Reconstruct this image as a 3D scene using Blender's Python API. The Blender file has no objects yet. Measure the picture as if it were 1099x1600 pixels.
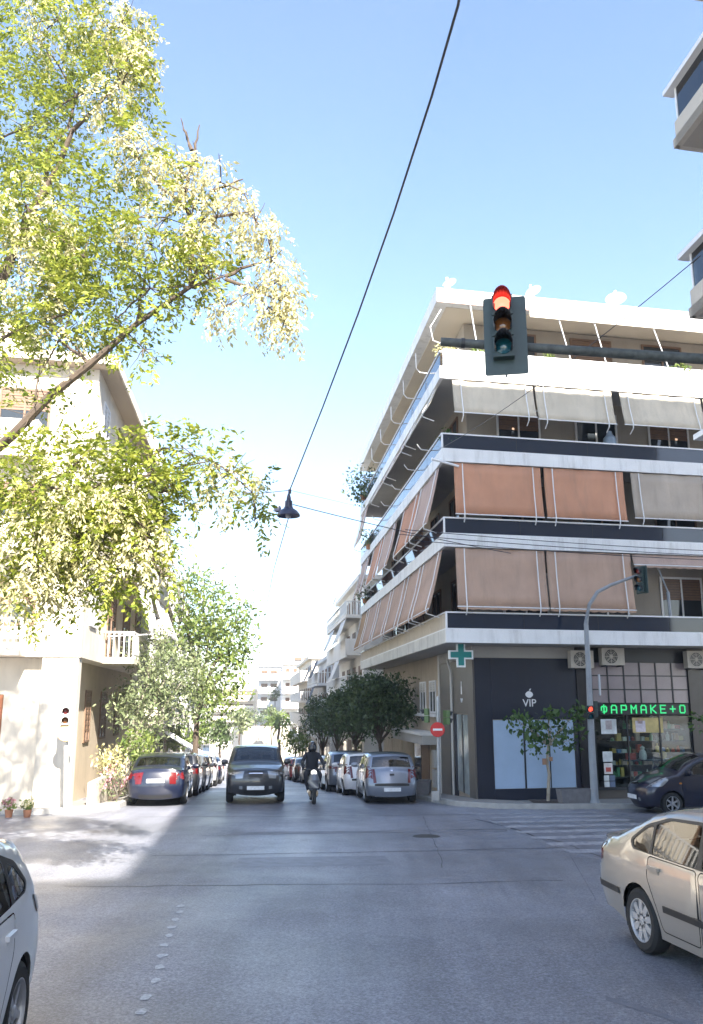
import bpy, bmesh, math, random
import numpy as np
from mathutils import Vector, Matrix
from mathutils.geometry import delaunay_2d_cdt
S = bpy.context.scene
COL = S.collection
R = math.radians
rnd = random.Random(7)

# ------------------------------------------------------------------ camera, sky, sun, exposure
PITCH = math.atan(300 / 1350)
CAMZ = 2.1
cam_d = bpy.data.cameras.new('camera')
cam_d.sensor_fit = 'VERTICAL'; cam_d.sensor_height = 36.0; cam_d.lens = 36.0 * 1350 / 1600
cam_d.clip_start = 0.05; cam_d.clip_end = 6000
cam = bpy.data.objects.new('camera', cam_d); COL.objects.link(cam)
cam.location = (0, 0, CAMZ); cam.rotation_euler = (math.pi / 2 + PITCH, 0, 0)
S.camera = cam

SUN_EL, SUN_AZ = R(38), R(157.7)          # azimuth clockwise from +Y: behind the camera, a little to the right
sun_dir = Vector((math.sin(SUN_AZ) * math.cos(SUN_EL), math.cos(SUN_AZ) * math.cos(SUN_EL), math.sin(SUN_EL)))
w = bpy.data.worlds.new('World'); S.world = w; w.use_nodes = True
nt = w.node_tree
sky = nt.nodes.new('ShaderNodeTexSky'); sky.sky_type = 'NISHITA'; sky.sun_disc = False
sky.sun_elevation = SUN_EL; sky.sun_rotation = SUN_AZ
sky.air_density = 1.0; sky.dust_density = 0.9; sky.ozone_density = 2.2; sky.altitude = 150
nt.links.new(sky.outputs[0], nt.nodes['Background'].inputs[0])
nt.nodes['Background'].inputs[1].default_value = 0.092
sl = bpy.data.lights.new('sun', 'SUN'); sl.energy = 5.0; sl.angle = R(0.53); sl.color = (1, 0.94, 0.85)
so = bpy.data.objects.new('sun', sl); COL.objects.link(so); so.location = (10, -30, 60)
so.rotation_euler = (-sun_dir).to_track_quat('-Z', 'Y').to_euler()
S.view_settings.view_transform = 'Standard'; S.view_settings.look = 'None'
S.view_settings.gamma = 1.0; S.view_settings.use_curve_mapping = False
S.view_settings.exposure = 2.25
S.cycles.max_bounces = 8; S.cycles.transparent_max_bounces = 16
try: S.cycles.use_denoising = True
except Exception: pass

# ------------------------------------------------------------------ frame of reference
def V2(x, y): return np.array([x, y], float)
D1 = V2(-.1106, .9939)      # along the street, away from the camera
D2 = V2(.980, .198)         # along the cross street, to the right
TT = V2(.9939, .1106)       # across the street, to the right
def ST(s, t): q = s * D1 + t * TT; return q[0], q[1]
def gz(y):
    if y < 10: return -.40
    if y < 30: return -.40 - .0273 * (y - 10)
    if y < 115: return -.946 - .065 * (y - 30)
    return -.946 - .065 * 85
def at(px, py, Y):           # a point of the place from its direction and its distance up the street
    a, b = px - 549.5, 800 - py
    c, s = math.cos(PITCH), math.sin(PITCH)
    ry, rz = 1350 * c - b * s, 1350 * s + b * c
    return Vector((a * Y / ry, Y, CAMZ + rz * Y / ry))

# ------------------------------------------------------------------ materials
MAT = {}
def mat(name, col, rough=.6, metal=0., var=0., vs=3., bump=0., bs=60., emit=None, coat=0., trans=0., spec=.5, dirt=0.):
    if name in MAT: return MAT[name]
    m = bpy.data.materials.new(name); m.use_nodes = True; MAT[name] = m
    n, l = m.node_tree.nodes, m.node_tree.links
    p = n['Principled BSDF']
    p.inputs['Base Color'].default_value = (*col, 1)
    p.inputs['Roughness'].default_value = rough; p.inputs['Metallic'].default_value = metal
    p.inputs['Specular IOR Level'].default_value = spec
    if coat: p.inputs['Coat Weight'].default_value = coat; p.inputs['Coat Roughness'].default_value = .04
    if emit: p.inputs['Emission Color'].default_value = (*emit[0], 1); p.inputs['Emission Strength'].default_value = emit[1]
    tc = n.new('ShaderNodeTexCoord')
    if var or dirt:
        cur = None
        if var:
            nz = n.new('ShaderNodeTexNoise'); nz.inputs['Scale'].default_value = vs; nz.inputs['Detail'].default_value = 6
            l.new(tc.outputs['Object'], nz.inputs['Vector'])
            mr = n.new('ShaderNodeMapRange'); mr.inputs[1].default_value = .3; mr.inputs[2].default_value = .7
            mr.inputs[3].default_value = 1 - var; mr.inputs[4].default_value = 1 + var
            l.new(nz.outputs['Fac'], mr.inputs[0])
            mx = n.new('ShaderNodeMix'); mx.data_type = 'RGBA'; mx.blend_type = 'MULTIPLY'; mx.inputs[0].default_value = 1
            mx.inputs[6].default_value = (*col, 1); l.new(mr.outputs[0], mx.inputs[7]); cur = mx.outputs[2]
        if dirt:                       # streaks of grime, stretched vertically
            mp = n.new('ShaderNodeMapping'); mp.inputs['Scale'].default_value = (2.5, 2.5, .35)
            l.new(tc.outputs['Object'], mp.inputs['Vector'])
            nz = n.new('ShaderNodeTexNoise'); nz.inputs['Scale'].default_value = 1.2; nz.inputs['Detail'].default_value = 8; nz.inputs['Roughness'].default_value = .7
            l.new(mp.outputs[0], nz.inputs['Vector'])
            mr = n.new('ShaderNodeMapRange'); mr.inputs[1].default_value = .5; mr.inputs[2].default_value = .75
            mr.inputs[3].default_value = 0; mr.inputs[4].default_value = dirt
            l.new(nz.outputs['Fac'], mr.inputs[0])
            mx = n.new('ShaderNodeMix'); mx.data_type = 'RGBA'; l.new(mr.outputs[0], mx.inputs[0])
            if cur: l.new(cur, mx.inputs[6])
            else: mx.inputs[6].default_value = (*col, 1)
            mx.inputs[7].default_value = (.16, .14, .11, 1); cur = mx.outputs[2]
        l.new(cur, p.inputs['Base Color'])
    if bump:
        nb = n.new('ShaderNodeTexNoise'); nb.inputs['Scale'].default_value = bs; nb.inputs['Detail'].default_value = 4
        l.new(tc.outputs['Object'], nb.inputs['Vector'])
        b = n.new('ShaderNodeBump'); b.inputs['Strength'].default_value = bump; b.inputs['Distance'].default_value = .01
        l.new(nb.outputs['Fac'], b.inputs['Height']); l.new(b.outputs[0], p.inputs['Normal'])
    return m
def glass(name, tint=.5, col=(.9, .97, .95), refl=1.15):
    if name in MAT: return MAT[name]
    m = bpy.data.materials.new(name); m.use_nodes = True; MAT[name] = m
    n, l = m.node_tree.nodes, m.node_tree.links; n.clear()
    o = n.new('ShaderNodeOutputMaterial'); t = n.new('ShaderNodeBsdfTransparent'); g = n.new('ShaderNodeBsdfGlossy')
    t.inputs[0].default_value = (col[0] * tint, col[1] * tint, col[2] * tint, 1); g.inputs['Roughness'].default_value = .02
    f = n.new('ShaderNodeFresnel'); f.inputs[0].default_value = 1.55
    ma = n.new('ShaderNodeMath'); ma.operation = 'MULTIPLY_ADD'; ma.inputs[1].default_value = refl; ma.inputs[2].default_value = .04; ma.use_clamp = True
    l.new(f.outputs[0], ma.inputs[0])
    x = n.new('ShaderNodeMixShader'); l.new(ma.outputs[0], x.inputs[0]); l.new(t.outputs[0], x.inputs[1]); l.new(g.outputs[0], x.inputs[2])
    l.new(x.outputs[0], o.inputs[0]); return m
def leafmat(name, c1, c2, tr=.35, rough=.5):
    if name in MAT: return MAT[name]
    m = bpy.data.materials.new(name); m.use_nodes = True; MAT[name] = m
    n, l = m.node_tree.nodes, m.node_tree.links
    p = n['Principled BSDF']; o = n['Material Output']
    g = n.new('ShaderNodeNewGeometry'); cr = n.new('ShaderNodeValToRGB')
    cr.color_ramp.elements[0].color = (*c1, 1); cr.color_ramp.elements[1].color = (*c2, 1)
    l.new(g.outputs['Random Per Island'], cr.inputs[0])
    l.new(cr.outputs[0], p.inputs['Base Color']); p.inputs['Roughness'].default_value = rough
    t = n.new('ShaderNodeBsdfTranslucent'); l.new(cr.outputs[0], t.inputs[0])
    x = n.new('ShaderNodeMixShader'); x.inputs[0].default_value = tr
    l.new(p.outputs[0], x.inputs[1]); l.new(t.outputs[0], x.inputs[2]); l.new(x.outputs[0], o.inputs[0]); return m

# ------------------------------------------------------------------ objects and meshes
WM = {}
def wm(o): return WM.get(o.name, Matrix())
def tag(o, label=None, cat=None, group=None, kind=None):
    if label: o['label'] = label
    if cat: o['category'] = cat
    if group: o['group'] = group
    if kind: o['kind'] = kind
    return o
def thing(name, label, cat, loc=(0, 0, 0), rz=0., group=None):
    o = bpy.data.objects.new(name, None); COL.objects.link(o)
    o.location = loc; o.rotation_euler = (0, 0, rz); o.empty_display_size = .3
    WM[o.name] = Matrix.Translation(Vector(loc)) @ Matrix.Rotation(rz, 4, 'Z')
    return tag(o, label, cat, group)
def dup(o, loc=None, rz=None, label=None, parent=None, swap=None):
    c = o.copy(); COL.objects.link(c)
    if parent is not None: c.parent = parent
    if loc is not None: c.location = loc
    if rz is not None: c.rotation_euler = (0, 0, rz)
    if label: c['label'] = label
    if swap and c.type == 'MESH':
        for s in c.material_slots:
            if s.material and s.material.name in swap:
                nm = swap[s.material.name]; s.link = 'OBJECT'; s.material = nm
    for ch in list(o.children): dup(ch, parent=c, swap=swap)
    return c

class MB:
    def __init__(s): s.v = []; s.f = []
    def add(s, vs, fs):
        k = len(s.v); s.v += [tuple(p) for p in vs]; s.f += [tuple(i + k for i in f) for f in fs]; return s
    def quad(s, a, b, c, d): return s.add([a, b, c, d], [(0, 1, 2, 3)])
    def hexa(s, p): return s.add(p, [(0, 3, 2, 1), (4, 5, 6, 7), (0, 1, 5, 4), (1, 2, 6, 5), (2, 3, 7, 6), (3, 0, 4, 7)])
    def box(s, c, d, rz=0., M=None):
        x, y, z = d[0] / 2, d[1] / 2, d[2] / 2
        p = [(-x, -y, -z), (x, -y, -z), (x, y, -z), (-x, y, -z), (-x, -y, z), (x, -y, z), (x, y, z), (-x, y, z)]
        m = Matrix.Translation(Vector(c)) @ (M if M else Matrix.Rotation(rz, 4, 'Z'))
        return s.hexa([m @ Vector(q) for q in p])
    def sbox(s, fr, a0, a1, b0, b1, z0, z1):
        p = [fr(a0, b0, z0), fr(a1, b0, z0), fr(a1, b1, z0), fr(a0, b1, z0), fr(a0, b0, z1), fr(a1, b0, z1), fr(a1, b1, z1), fr(a0, b1, z1)]
        if fr.flip: p = [p[i] for i in (0, 3, 2, 1, 4, 7, 6, 5)]
        return s.hexa(p)
    def tube(s, pts, r, n=8, cap=True):
        pts = [Vector(p) for p in pts]; k = len(pts)
        rs = r if isinstance(r, (list, tuple)) else [r] * k
        base = len(s.v); up = Vector((0, 0, 1))
        for i, p in enumerate(pts):
            t = (pts[min(i + 1, k - 1)] - pts[max(i - 1, 0)]).normalized()
            ref = up if abs(t.z) < .95 else Vector((0, 1, 0))
            x = t.cross(ref).normalized(); y = x.cross(t)
            for j in range(n):
                a = 2 * math.pi * j / n
                s.v.append(tuple(p + x * (math.cos(a) * rs[i]) + y * (math.sin(a) * rs[i])))
        for i in range(k - 1):
            for j in range(n):
                a = base + i * n + j; b = base + i * n + (j + 1) % n
                s.f.append((a, b, b + n, a + n))
        if cap:
            s.f.append(tuple(base + j for j in range(n))[::-1]); s.f.append(tuple(base + (k - 1) * n + j for j in range(n)))
        return s
    def lathe(s, prof, M=None, n=20, a0=0., a1=2 * math.pi):      # prof: (radius, height) about local z
        M = M or Matrix(); base = len(s.v); full = abs(a1 - a0 - 2 * math.pi) < 1e-6
        m = n if full else n + 1
        for r, z in prof:
            for j in range(m):
                a = a0 + (a1 - a0) * j / n
                s.v.append(tuple(M @ Vector((r * math.cos(a), r * math.sin(a), z))))
        for i in range(len(prof) - 1):
            for j in range(n):
                a = base + i * m + j; b = base + i * m + (j + 1) % m
                s.f.append((a, b, b + m, a + m))
        return s
    def prism(s, poly, M, h):                                  # poly in local xy, extruded along local z
        k = len(poly)
        a = [M @ Vector((x, y, 0)) for x, y in poly]; b = [M @ Vector((x, y, h)) for x, y in poly]
        return s.add(a + b, [tuple(range(k))[::-1], tuple(range(k, 2 * k))] + [(i, (i + 1) % k, (i + 1) % k + k, i + k) for i in range(k)])
    def build(s, name, m, parent=None, world=True, smooth=False, weld=False, label=None, ang=35):
        me = bpy.data.meshes.new(name)
        vs = s.v
        if parent is not None and world:
            inv = wm(parent).inverted(); vs = [tuple(inv @ Vector(p)) for p in vs]
        me.from_pydata(vs, [], s.f); me.update()
        if weld:
            bm = bmesh.new(); bm.from_mesh(me); bmesh.ops.remove_doubles(bm, verts=bm.verts, dist=.0008); bm.to_mesh(me); bm.free()
        if smooth:
            me.polygons.foreach_set('use_smooth', [True] * len(me.polygons)); me.set_sharp_from_angle(angle=R(ang))
        me.materials.append(m)
        o = bpy.data.objects.new(name, me); COL.objects.link(o)
        if parent is not None: o.parent = parent
        WM[o.name] = wm(parent) if parent is not None else Matrix()
        if label: o['label'] = label
        return o
def share(me, name, parent, loc=None, rot=None):
    c = bpy.data.objects.new(name, me); COL.objects.link(c); c.parent = parent
    if loc is not None: c.location = loc
    if rot is not None: c.rotation_euler = rot
    return c
class Fr:
    def __init__(s, o, u, v): s.o, s.u, s.v = np.array(o, float), np.array(u, float), np.array(v, float); s.flip = (u[0] * v[1] - u[1] * v[0]) < 0
    def __call__(s, a, b, z): q = s.o + a * s.u + b * s.v; return (q[0], q[1], z)
def axis_m(o, x, y):                 # matrix with origin o, local x and y axes
    x = Vector(x).normalized(); y = Vector(y).normalized(); z = x.cross(y).normalized(); y = z.cross(x)
    return Matrix(((x.x, y.x, z.x, o[0]), (x.y, y.y, z.y, o[1]), (x.z, y.z, z.z, o[2]), (0, 0, 0, 1)))
def text_mb(txt, size, M, depth=.01, align='CENTER', bold=0.):
    cu = bpy.data.curves.new('txt', 'FONT'); cu.body = txt; cu.size = size; cu.extrude = depth; cu.align_x = align; cu.resolution_u = 3; cu.offset = bold
    o = bpy.data.objects.new('txt', cu); COL.objects.link(o)
    bpy.context.view_layer.update()
    me = bpy.data.meshes.new_from_object(o.evaluated_get(bpy.context.evaluated_depsgraph_get()))
    mb = MB(); mb.add([M @ v.co for v in me.vertices], [tuple(p.vertices) for p in me.polygons])
    bpy.data.objects.remove(o); bpy.data.curves.remove(cu); bpy.data.meshes.remove(me)
    return mb

# common materials
WHITE = mat('white_paint', (.74, .74, .73), .6, var=.07, vs=1.5, bump=.1, bs=25, dirt=.42)
WHITE2 = mat('white_render', (.74, .72, .68), .8, var=.06, vs=.8, bump=.1, dirt=.2)
CREAM = mat('cream_reflection', (.55, .48, .38), .85, var=.08, vs=1.2, bump=.15, dirt=.3)
BEIGE = mat('beige_render', (.42, .35, .27), .85, var=.08, vs=1.2, bump=.15, dirt=.35)
CHAR = mat('charcoal_cladding', (.013, .016, .030), .42, var=.1, vs=1., dirt=.05)
CHARB = mat('brown_grey_cladding', (.13, .115, .10), .5, var=.08, vs=1.)
DARK = mat('dark_metal', (.02, .022, .025), .4)
BLACK = mat('black_rubber', (.012, .012, .013), .7)
STEEL = mat('galvanised_steel', (.34, .36, .38), .42, metal=.75, var=.1, vs=6)
GREYP = mat('grey_pole_paint', (.27, .29, .31), .5, var=.1, vs=4, dirt=.2)
GREEN = mat('signal_green_paint', (.022, .045, .043), .4, var=.12, vs=8)
ALU = mat('white_aluminium', (.72, .72, .72), .35, metal=.0, var=.03)
WINGL = mat('window_glass', (.025, .03, .035), .05, spec=.6)
BAND = mat('dark_balcony_glass', (.016, .022, .038), .06, spec=.55, var=.1, vs=.5)
SHUT = mat('brown_shutter', (.17, .10, .06), .6, var=.1, vs=8)
BARK = mat('bark', (.085, .062, .045), .9, var=.25, vs=9, bump=.6, bs=40)
PALEBARK = mat('pale_bark', (.34, .30, .24), .9, var=.2, vs=7, bump=.5, bs=30)
WIRE = mat('cable_black', (.02, .022, .03), .5)
PLATE = mat('number_plate', (.62, .64, .66), .45, var=.15, vs=14)
# ------------------------------------------------------------------ ground, road, pavements
def asphalt():
    m = mat('asphalt', (.085, .083, .086), .62)
    n, l = m.node_tree.nodes, m.node_tree.links; p = n['Principled BSDF']
    tc = n.new('ShaderNodeTexCoord')
    def noise(sc, det, rough=.6, mapsc=None):
        z = n.new('ShaderNodeTexNoise'); z.inputs['Scale'].default_value = sc; z.inputs['Detail'].default_value = det; z.inputs['Roughness'].default_value = rough
        if mapsc:
            mp = n.new('ShaderNodeMapping'); mp.inputs['Scale'].default_value = mapsc; mp.inputs['Rotation'].default_value = (0, 0, R(-6.3))
            l.new(tc.outputs['Object'], mp.inputs[0]); l.new(mp.outputs[0], z.inputs['Vector'])
        else: l.new(tc.outputs['Object'], z.inputs['Vector'])
        return z.outputs['Fac']
    def rng(f, a, b, c, d):
        r = n.new('ShaderNodeMapRange'); r.inputs[1].default_value = a; r.inputs[2].default_value = b; r.inputs[3].default_value = c; r.inputs[4].default_value = d
        l.new(f, r.inputs[0]); return r.outputs[0]
    def mul(a, b):
        x = n.new('ShaderNodeMath'); x.operation = 'MULTIPLY'; l.new(a, x.inputs[0]); l.new(b, x.inputs[1]); return x.outputs[0]
    f = mul(rng(noise(.22, 4), .35, .65, .70, 1.24), rng(noise(1.0, 6, .65, (1.6, .12, 1)), .3, .7, .78, 1.18))   # patches and wheel-track streaks
    f = mul(f, rng(noise(26, 3), .3, .7, .70, 1.3))
    f = mul(f, rng(noise(38, 5, .8), .36, .64, .52, 1.48))
    v = n.new('ShaderNodeTexVoronoi'); v.feature = 'DISTANCE_TO_EDGE'; v.inputs['Scale'].default_value = .55
    wz = n.new('ShaderNodeTexNoise'); wz.inputs['Scale'].default_value = 1.7; wz.inputs['Detail'].default_value = 8
    l.new(tc.outputs['Object'], wz.inputs['Vector'])
    mx = n.new('ShaderNodeMix'); mx.data_type = 'VECTOR'; mx.inputs[0].default_value = .35
    l.new(tc.outputs['Object'], mx.inputs[4]); l.new(wz.outputs['Color'], mx.inputs[5]); l.new(mx.outputs[1], v.inputs['Vector'])
    f = mul(f, rng(v.outputs['Distance'], 0, .006, .84, 1.0))                    # hairline cracks
    c = n.new('ShaderNodeMix'); c.data_type = 'RGBA'; c.blend_type = 'MULTIPLY'; c.inputs[0].default_value = 1
    c.inputs[6].default_value = (.20, .205, .235, 1); l.new(f, c.inputs[7]); l.new(c.outputs[2], p.inputs['Base Color'])
    l.new(rng(noise(.6, 5), .35, .65, .30, .50), p.inputs['Roughness'])
    b = n.new('ShaderNodeBump'); b.inputs['Strength'].default_value = .6; b.inputs['Distance'].default_value = .012
    l.new(noise(70, 4, .7), b.inputs['Height']); l.new(b.outputs[0], p.inputs['Normal'])
    return m
ASPH = asphalt()
PAVE = mat('pavement_slabs', (.26, .245, .225), .75, var=.12, vs=2., bump=.15, bs=30, dirt=.2)
_n, _l = PAVE.node_tree.nodes, PAVE.node_tree.links
KERB = mat('kerb_stone', (.36, .35, .33), .75, var=.12, vs=5)
PAINT = mat('worn_road_paint', (.34, .34, .34), .6)
def worn_paint(m):                                # paint worn through to the asphalt
    n, l = m.node_tree.nodes, m.node_tree.links; p = n['Principled BSDF']
    tc = n.new('ShaderNodeTexCoord'); z = n.new('ShaderNodeTexNoise'); z.inputs['Scale'].default_value = 5; z.inputs['Detail'].default_value = 10; z.inputs['Roughness'].default_value = .75
    l.new(tc.outputs['Object'], z.inputs['Vector'])
    r = n.new('ShaderNodeMapRange'); r.inputs[1].default_value = .42; r.inputs[2].default_value = .62; l.new(z.outputs['Fac'], r.inputs[0])
    x = n.new('ShaderNodeMix'); x.data_type = 'RGBA'; l.new(r.outputs[0], x.inputs[0]); x.inputs[6].default_value = (.19, .195, .22, 1); x.inputs[7].default_value = (.40, .40, .42, 1)
    l.new(x.outputs[2], p.inputs['Base Color'])
worn_paint(PAINT)
TAR = mat('tar_seam_bitumen', (.028, .028, .03), .5, var=.3, vs=4)

def sheet(name, xs, ys, off, m):
    mb = MB()
    for y in ys:
        for x in xs: mb.v.append((x, y, gz(y) + off))
    k = len(xs)
    for j in range(len(ys) - 1):
        for i in range(k - 1): a = j * k + i; mb.f.append((a, a + 1, a + 1 + k, a + k))
    return tag(mb.build(name, m, smooth=True), kind='structure')
YS = [-40, 0, 5, 10, 12, 16, 20, 24, 27, 30, 34, 40, 50, 70, 90, 110, 115, 130, 180]
road = sheet('road', [-70, -30, -10, 0, 10, 30, 70], YS, 0, ASPH)
sheet('ground', [-2500, -300, -70, 0, 70, 300, 2500], [-300, -40, 0, 8, 30, 60, 90, 115, 180, 400, 3000], -.12, mat('dry_ground', (.16, .14, .11), .9, var=.2, vs=.05))

def pavement(poly, name='pavement'):              # raised slab with a kerb round its edge, following the slope
    h = .14
    bm_top = MB(); kerb = MB(); n = len(poly)
    cx = sum(p[0] for p in poly) / n; cy = sum(p[1] for p in poly) / n
    def inset(p, q, r):
        a = Vector((q[0] - p[0], q[1] - p[1])).normalized(); b = Vector((r[0] - q[0], r[1] - q[1])).normalized()
        na, nb = Vector((-a.y, a.x)), Vector((-b.y, b.x)); m = (na + nb); m = m / max(.35, m.length_squared / 2) if m.length > 1e-6 else na
        return (q[0] + m.x * .16, q[1] + m.y * .16)
    ins = [inset(poly[i - 1], poly[i], poly[(i + 1) % n]) for i in range(n)]
    o = [(x, y, gz(y) + h) for x, y in poly]; lo = [(x, y, gz(y) - .05) for x, y in poly]; it = [(x, y, gz(y) + h) for x, y in ins]
    t2 = [(x, y, gz(y) + h - .004) for x, y in ins]
    for i in range(n):
        j = (i + 1) % n
        kerb.quad(lo[i], lo[j], o[j], o[i]); kerb.quad(o[i], o[j], it[j], it[i])
    bm_top.add(t2, [tuple(range(n))])
    p = tag(bm_top.build(name, PAVE), kind='structure')
    k = tag(kerb.build('kerb', KERB, p), kind='stuff')
    return p
def along(t, s0, s1, ds=4.):
    n = max(1, int(abs(s1 - s0) / ds)); return [ST(s0 + (s1 - s0) * i / n, t) for i in range(n + 1)]
# far right corner, with its wide rounded kerb
right_far = [(30, 32.2), (24, 29.3), (16.0, 27.7), (9.0, 26.25), (7.8, 26.03), (5.6, 25.9), (4.2, 26.1), (3.1, 27.0), (2.45, 28.5)] + [ST(s_, 5.27 - .028 * max(0, s_ - 30)) for s_ in range(31, 112, 4)]
right_far += [ST(110, 30)]
pavement(right_far[::-1])
left_far = [(-30, 21.0), (-12, 23.6), (-8.3, 24.3), (-7.2, 25.0), (-6.7, 26.2)] + along(-3.68, 28, 110) + [ST(110, -30)]
pavement(left_far)
pavement([ST(-8, 5.27)] + [ST(s, 5.27) for s in (0, 6, 9.4)] + [ST(10.4, 5.7), ST(10.9, 6.6), ST(10.9, 12), ST(10.9, 30), ST(-8, 30)], 'pavement') if False else pavement([ST(-8, 5.27), ST(-8, 30), ST(10.6, 30), ST(10.6, 12), ST(10.6, 7.0), ST(10.2, 5.9), ST(9.4, 5.27), ST(5, 5.27), ST(0, 5.27)])
pavement([ST(-8, -3.95), ST(0, -3.95), ST(5, -3.95), ST(9, -3.95), ST(10.6, -4.4), ST(11.2, -5.4), ST(11.2, -30), ST(-8, -30)])

# road paint and tar seams: thin sheets on the asphalt, parts of the road
def patch(name, pts, m, off=.004):
    mb = MB(); mb.add([(x, y, gz(y) + off) for x, y in pts], [tuple(range(len(pts)))]); return mb.build(name, m, road)
for k in range(8):                                # zebra over the side street
    s = 16.6 + k * 1.05; q = V2(*ST(s, 5.9)); u = V2(.985, .17)
    a, b = q - D1 * .23, q + D1 * .23
    patch('zebra_stripe', [tuple(a), tuple(a + u * 3.6), tuple(b + u * 3.6), tuple(b)], PAINT)
for k in range(13):                               # worn dots of a lane line
    s = 7.2 + k * .42 + rnd.uniform(-.04, .04); c = V2(*ST(s, -.86 + rnd.uniform(-.02, .02)))
    pts = [tuple(c + V2(math.cos(a) * .055 * rnd.uniform(.6, 1.2), math.sin(a) * .09 * rnd.uniform(.6, 1.2))) for a in np.linspace(0, 2 * math.pi, 9)[:-1]]
    patch('paint_dot', pts, mat('pale_paint_dot', (.44, .45, .46), .6, var=.3, vs=30))
def seam(p0, p1, wd, amp, n=26, m=TAR):
    p0, p1 = V2(*p0), V2(*p1); d = (p1 - p0); L = np.linalg.norm(d); d /= L; nn = V2(-d[1], d[0]); mb = MB(); off = 0; row = []
    for i in range(n + 1):
        off += rnd.uniform(-amp, amp); off *= .86; c = p0 + d * (L * i / n) + nn * off; ww = wd * rnd.uniform(.45, 1.25)
        row.append((c - nn * ww, c + nn * ww))
    for (a, b), (c, e) in zip(row, row[1:]):
        mb.quad(*[(q[0], q[1], gz(q[1]) + .003) for q in (a, c, e, b)])
    mb.build('tar_seam', m, road, weld=True)
seam((-3.6, 16.6), (4.2, 17.7), .022, .05)
seam((-3.2, 19.6), (1.2, 20.4), .018, .05); seam((-2.6, 20.3), (3.6, 20.9), .02, .05)
seam((-4.2, 13.5), (3.2, 14.0), .016, .06)
seam((-5.4, 23.6), (4.5, 24.4), .03, .05)
seam((3.2, 23.2), (4.9, 15.0), .03, .08); seam((4.9, 15.0), (3.9, 11.0), .022, .06)
seam((1.9, 24.0), (1.5, 15.2), .007, .03)
GUT = mat('older_asphalt', (.155, .158, .18), .6, var=.25, vs=3, bump=.3, bs=90)
patch('road_repair', [(2.2, 8.2), (3.0, 7.2), (4.4, 11.2), (5.0, 15.0), (5.3, 20.5), (3.5, 23.0), (4.1, 17.5), (3.3, 12.6)], GUT, .002)
patch('road_repair', [(-2.7, 19.75), (3.5, 20.45), (3.55, 20.85), (-2.65, 20.2)], GUT, .002); patch('road_repair', [(-1.9, 15.2), (.7, 15.5), (.6, 16.6), (-2.0, 16.35)], mat('newer_asphalt_patch', (.165, .17, .195), .5, var=.2, vs=5, bump=.4, bs=70), .002)
# ironwork
mh = MB(); mh.lathe([(.0, .006), (.29, .006), (.3, .0)], Matrix.Translation((1.6, 19.5, gz(19.5))), 24); mh.build('manhole_cover', mat('cast_iron', (.06, .058, .055), .5, metal=.5, var=.3, vs=20), road)

# ------------------------------------------------------------------ windows, balconies and the like for buildings
def window(fr, side, p, z0, wd, h, parent, name='window', frm=ALU, gl=None, depth=.05, shutter=0., sm=None, mull=1, at0=0.):
    """a window lying on a wall: side 'a' -> wall plane a = at0 (p along b), side 'b' -> wall plane b = at0 (p along a)"""
    gl = gl or WINGL
    def bx(mb, p0, p1, d0, d1_, za, zb):
        if side == 'a': mb.sbox(fr, at0 - d1_, at0 - d0, p0, p1, za, zb)
        else: mb.sbox(fr, p0, p1, at0 - d1_, at0 - d0, za, zb)
    f = MB(); t = .07
    bx(f, p, p + t, -.02, depth, z0, z0 + h); bx(f, p + wd - t, p + wd, -.02, depth, z0, z0 + h)
    bx(f, p + t, p + wd - t, -.02, depth, z0, z0 + t); bx(f, p + t, p + wd - t, -.02, depth, z0 + h - t, z0 + h)
    for k in range(1, mull + 1):
        c = p + wd * k / (mull + 1); bx(f, c - .03, c + .03, -.02, depth - .004, z0 + t, z0 + h - t)
    o = f.build(name, frm, parent)
    for k in range(mull + 1):
        g = MB(); bx(g, p + wd * k / (mull + 1) + (.03 if k else t), p + wd * (k + 1) / (mull + 1) - (.03 if k < mull else t), -.02, .015, z0 + t, z0 + h - t); g.build('pane', gl, o)
    if shutter:
        s = MB(); n = int(h * shutter / .09)
        for i in range(n): bx(s, p + t + .004, p + wd - t - .004, .016, .03 + .012 * (i % 2), z0 + h - t - (i + 1) * .09, z0 + h - t - i * .09 - .012)
        so_ = s.build('roller_shutter', sm or SHUT, o); so_['kind'] = 'stuff'
    return o
# ------------------------------------------------------------------ the corner apartment building with the pharmacy
K = V2(2.88, 26.5)
fr = Fr(K, D1, D2); LA, LB = 21.6, 22.0
bldR = thing('apartment_building', 'corner block with dark glass balconies, tan awnings and a charcoal ground floor', 'apartment building', (K[0], K[1], -.7))
GZ0 = -2.6
RIGHT = -.62                                       # pavement level along the shopfront
A0, B0 = 1.4, 1.22
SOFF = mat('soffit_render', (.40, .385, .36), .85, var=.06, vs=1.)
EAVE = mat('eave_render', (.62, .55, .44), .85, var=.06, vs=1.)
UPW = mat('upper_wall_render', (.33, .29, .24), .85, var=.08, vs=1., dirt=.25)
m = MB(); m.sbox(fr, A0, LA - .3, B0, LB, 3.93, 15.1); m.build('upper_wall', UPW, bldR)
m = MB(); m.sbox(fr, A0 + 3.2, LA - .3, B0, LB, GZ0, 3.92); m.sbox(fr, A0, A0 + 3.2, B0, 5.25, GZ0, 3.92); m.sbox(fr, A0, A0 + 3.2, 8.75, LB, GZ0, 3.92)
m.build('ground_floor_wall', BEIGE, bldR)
ZB = [3.93, 6.90, 9.66, 12.47]
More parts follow.
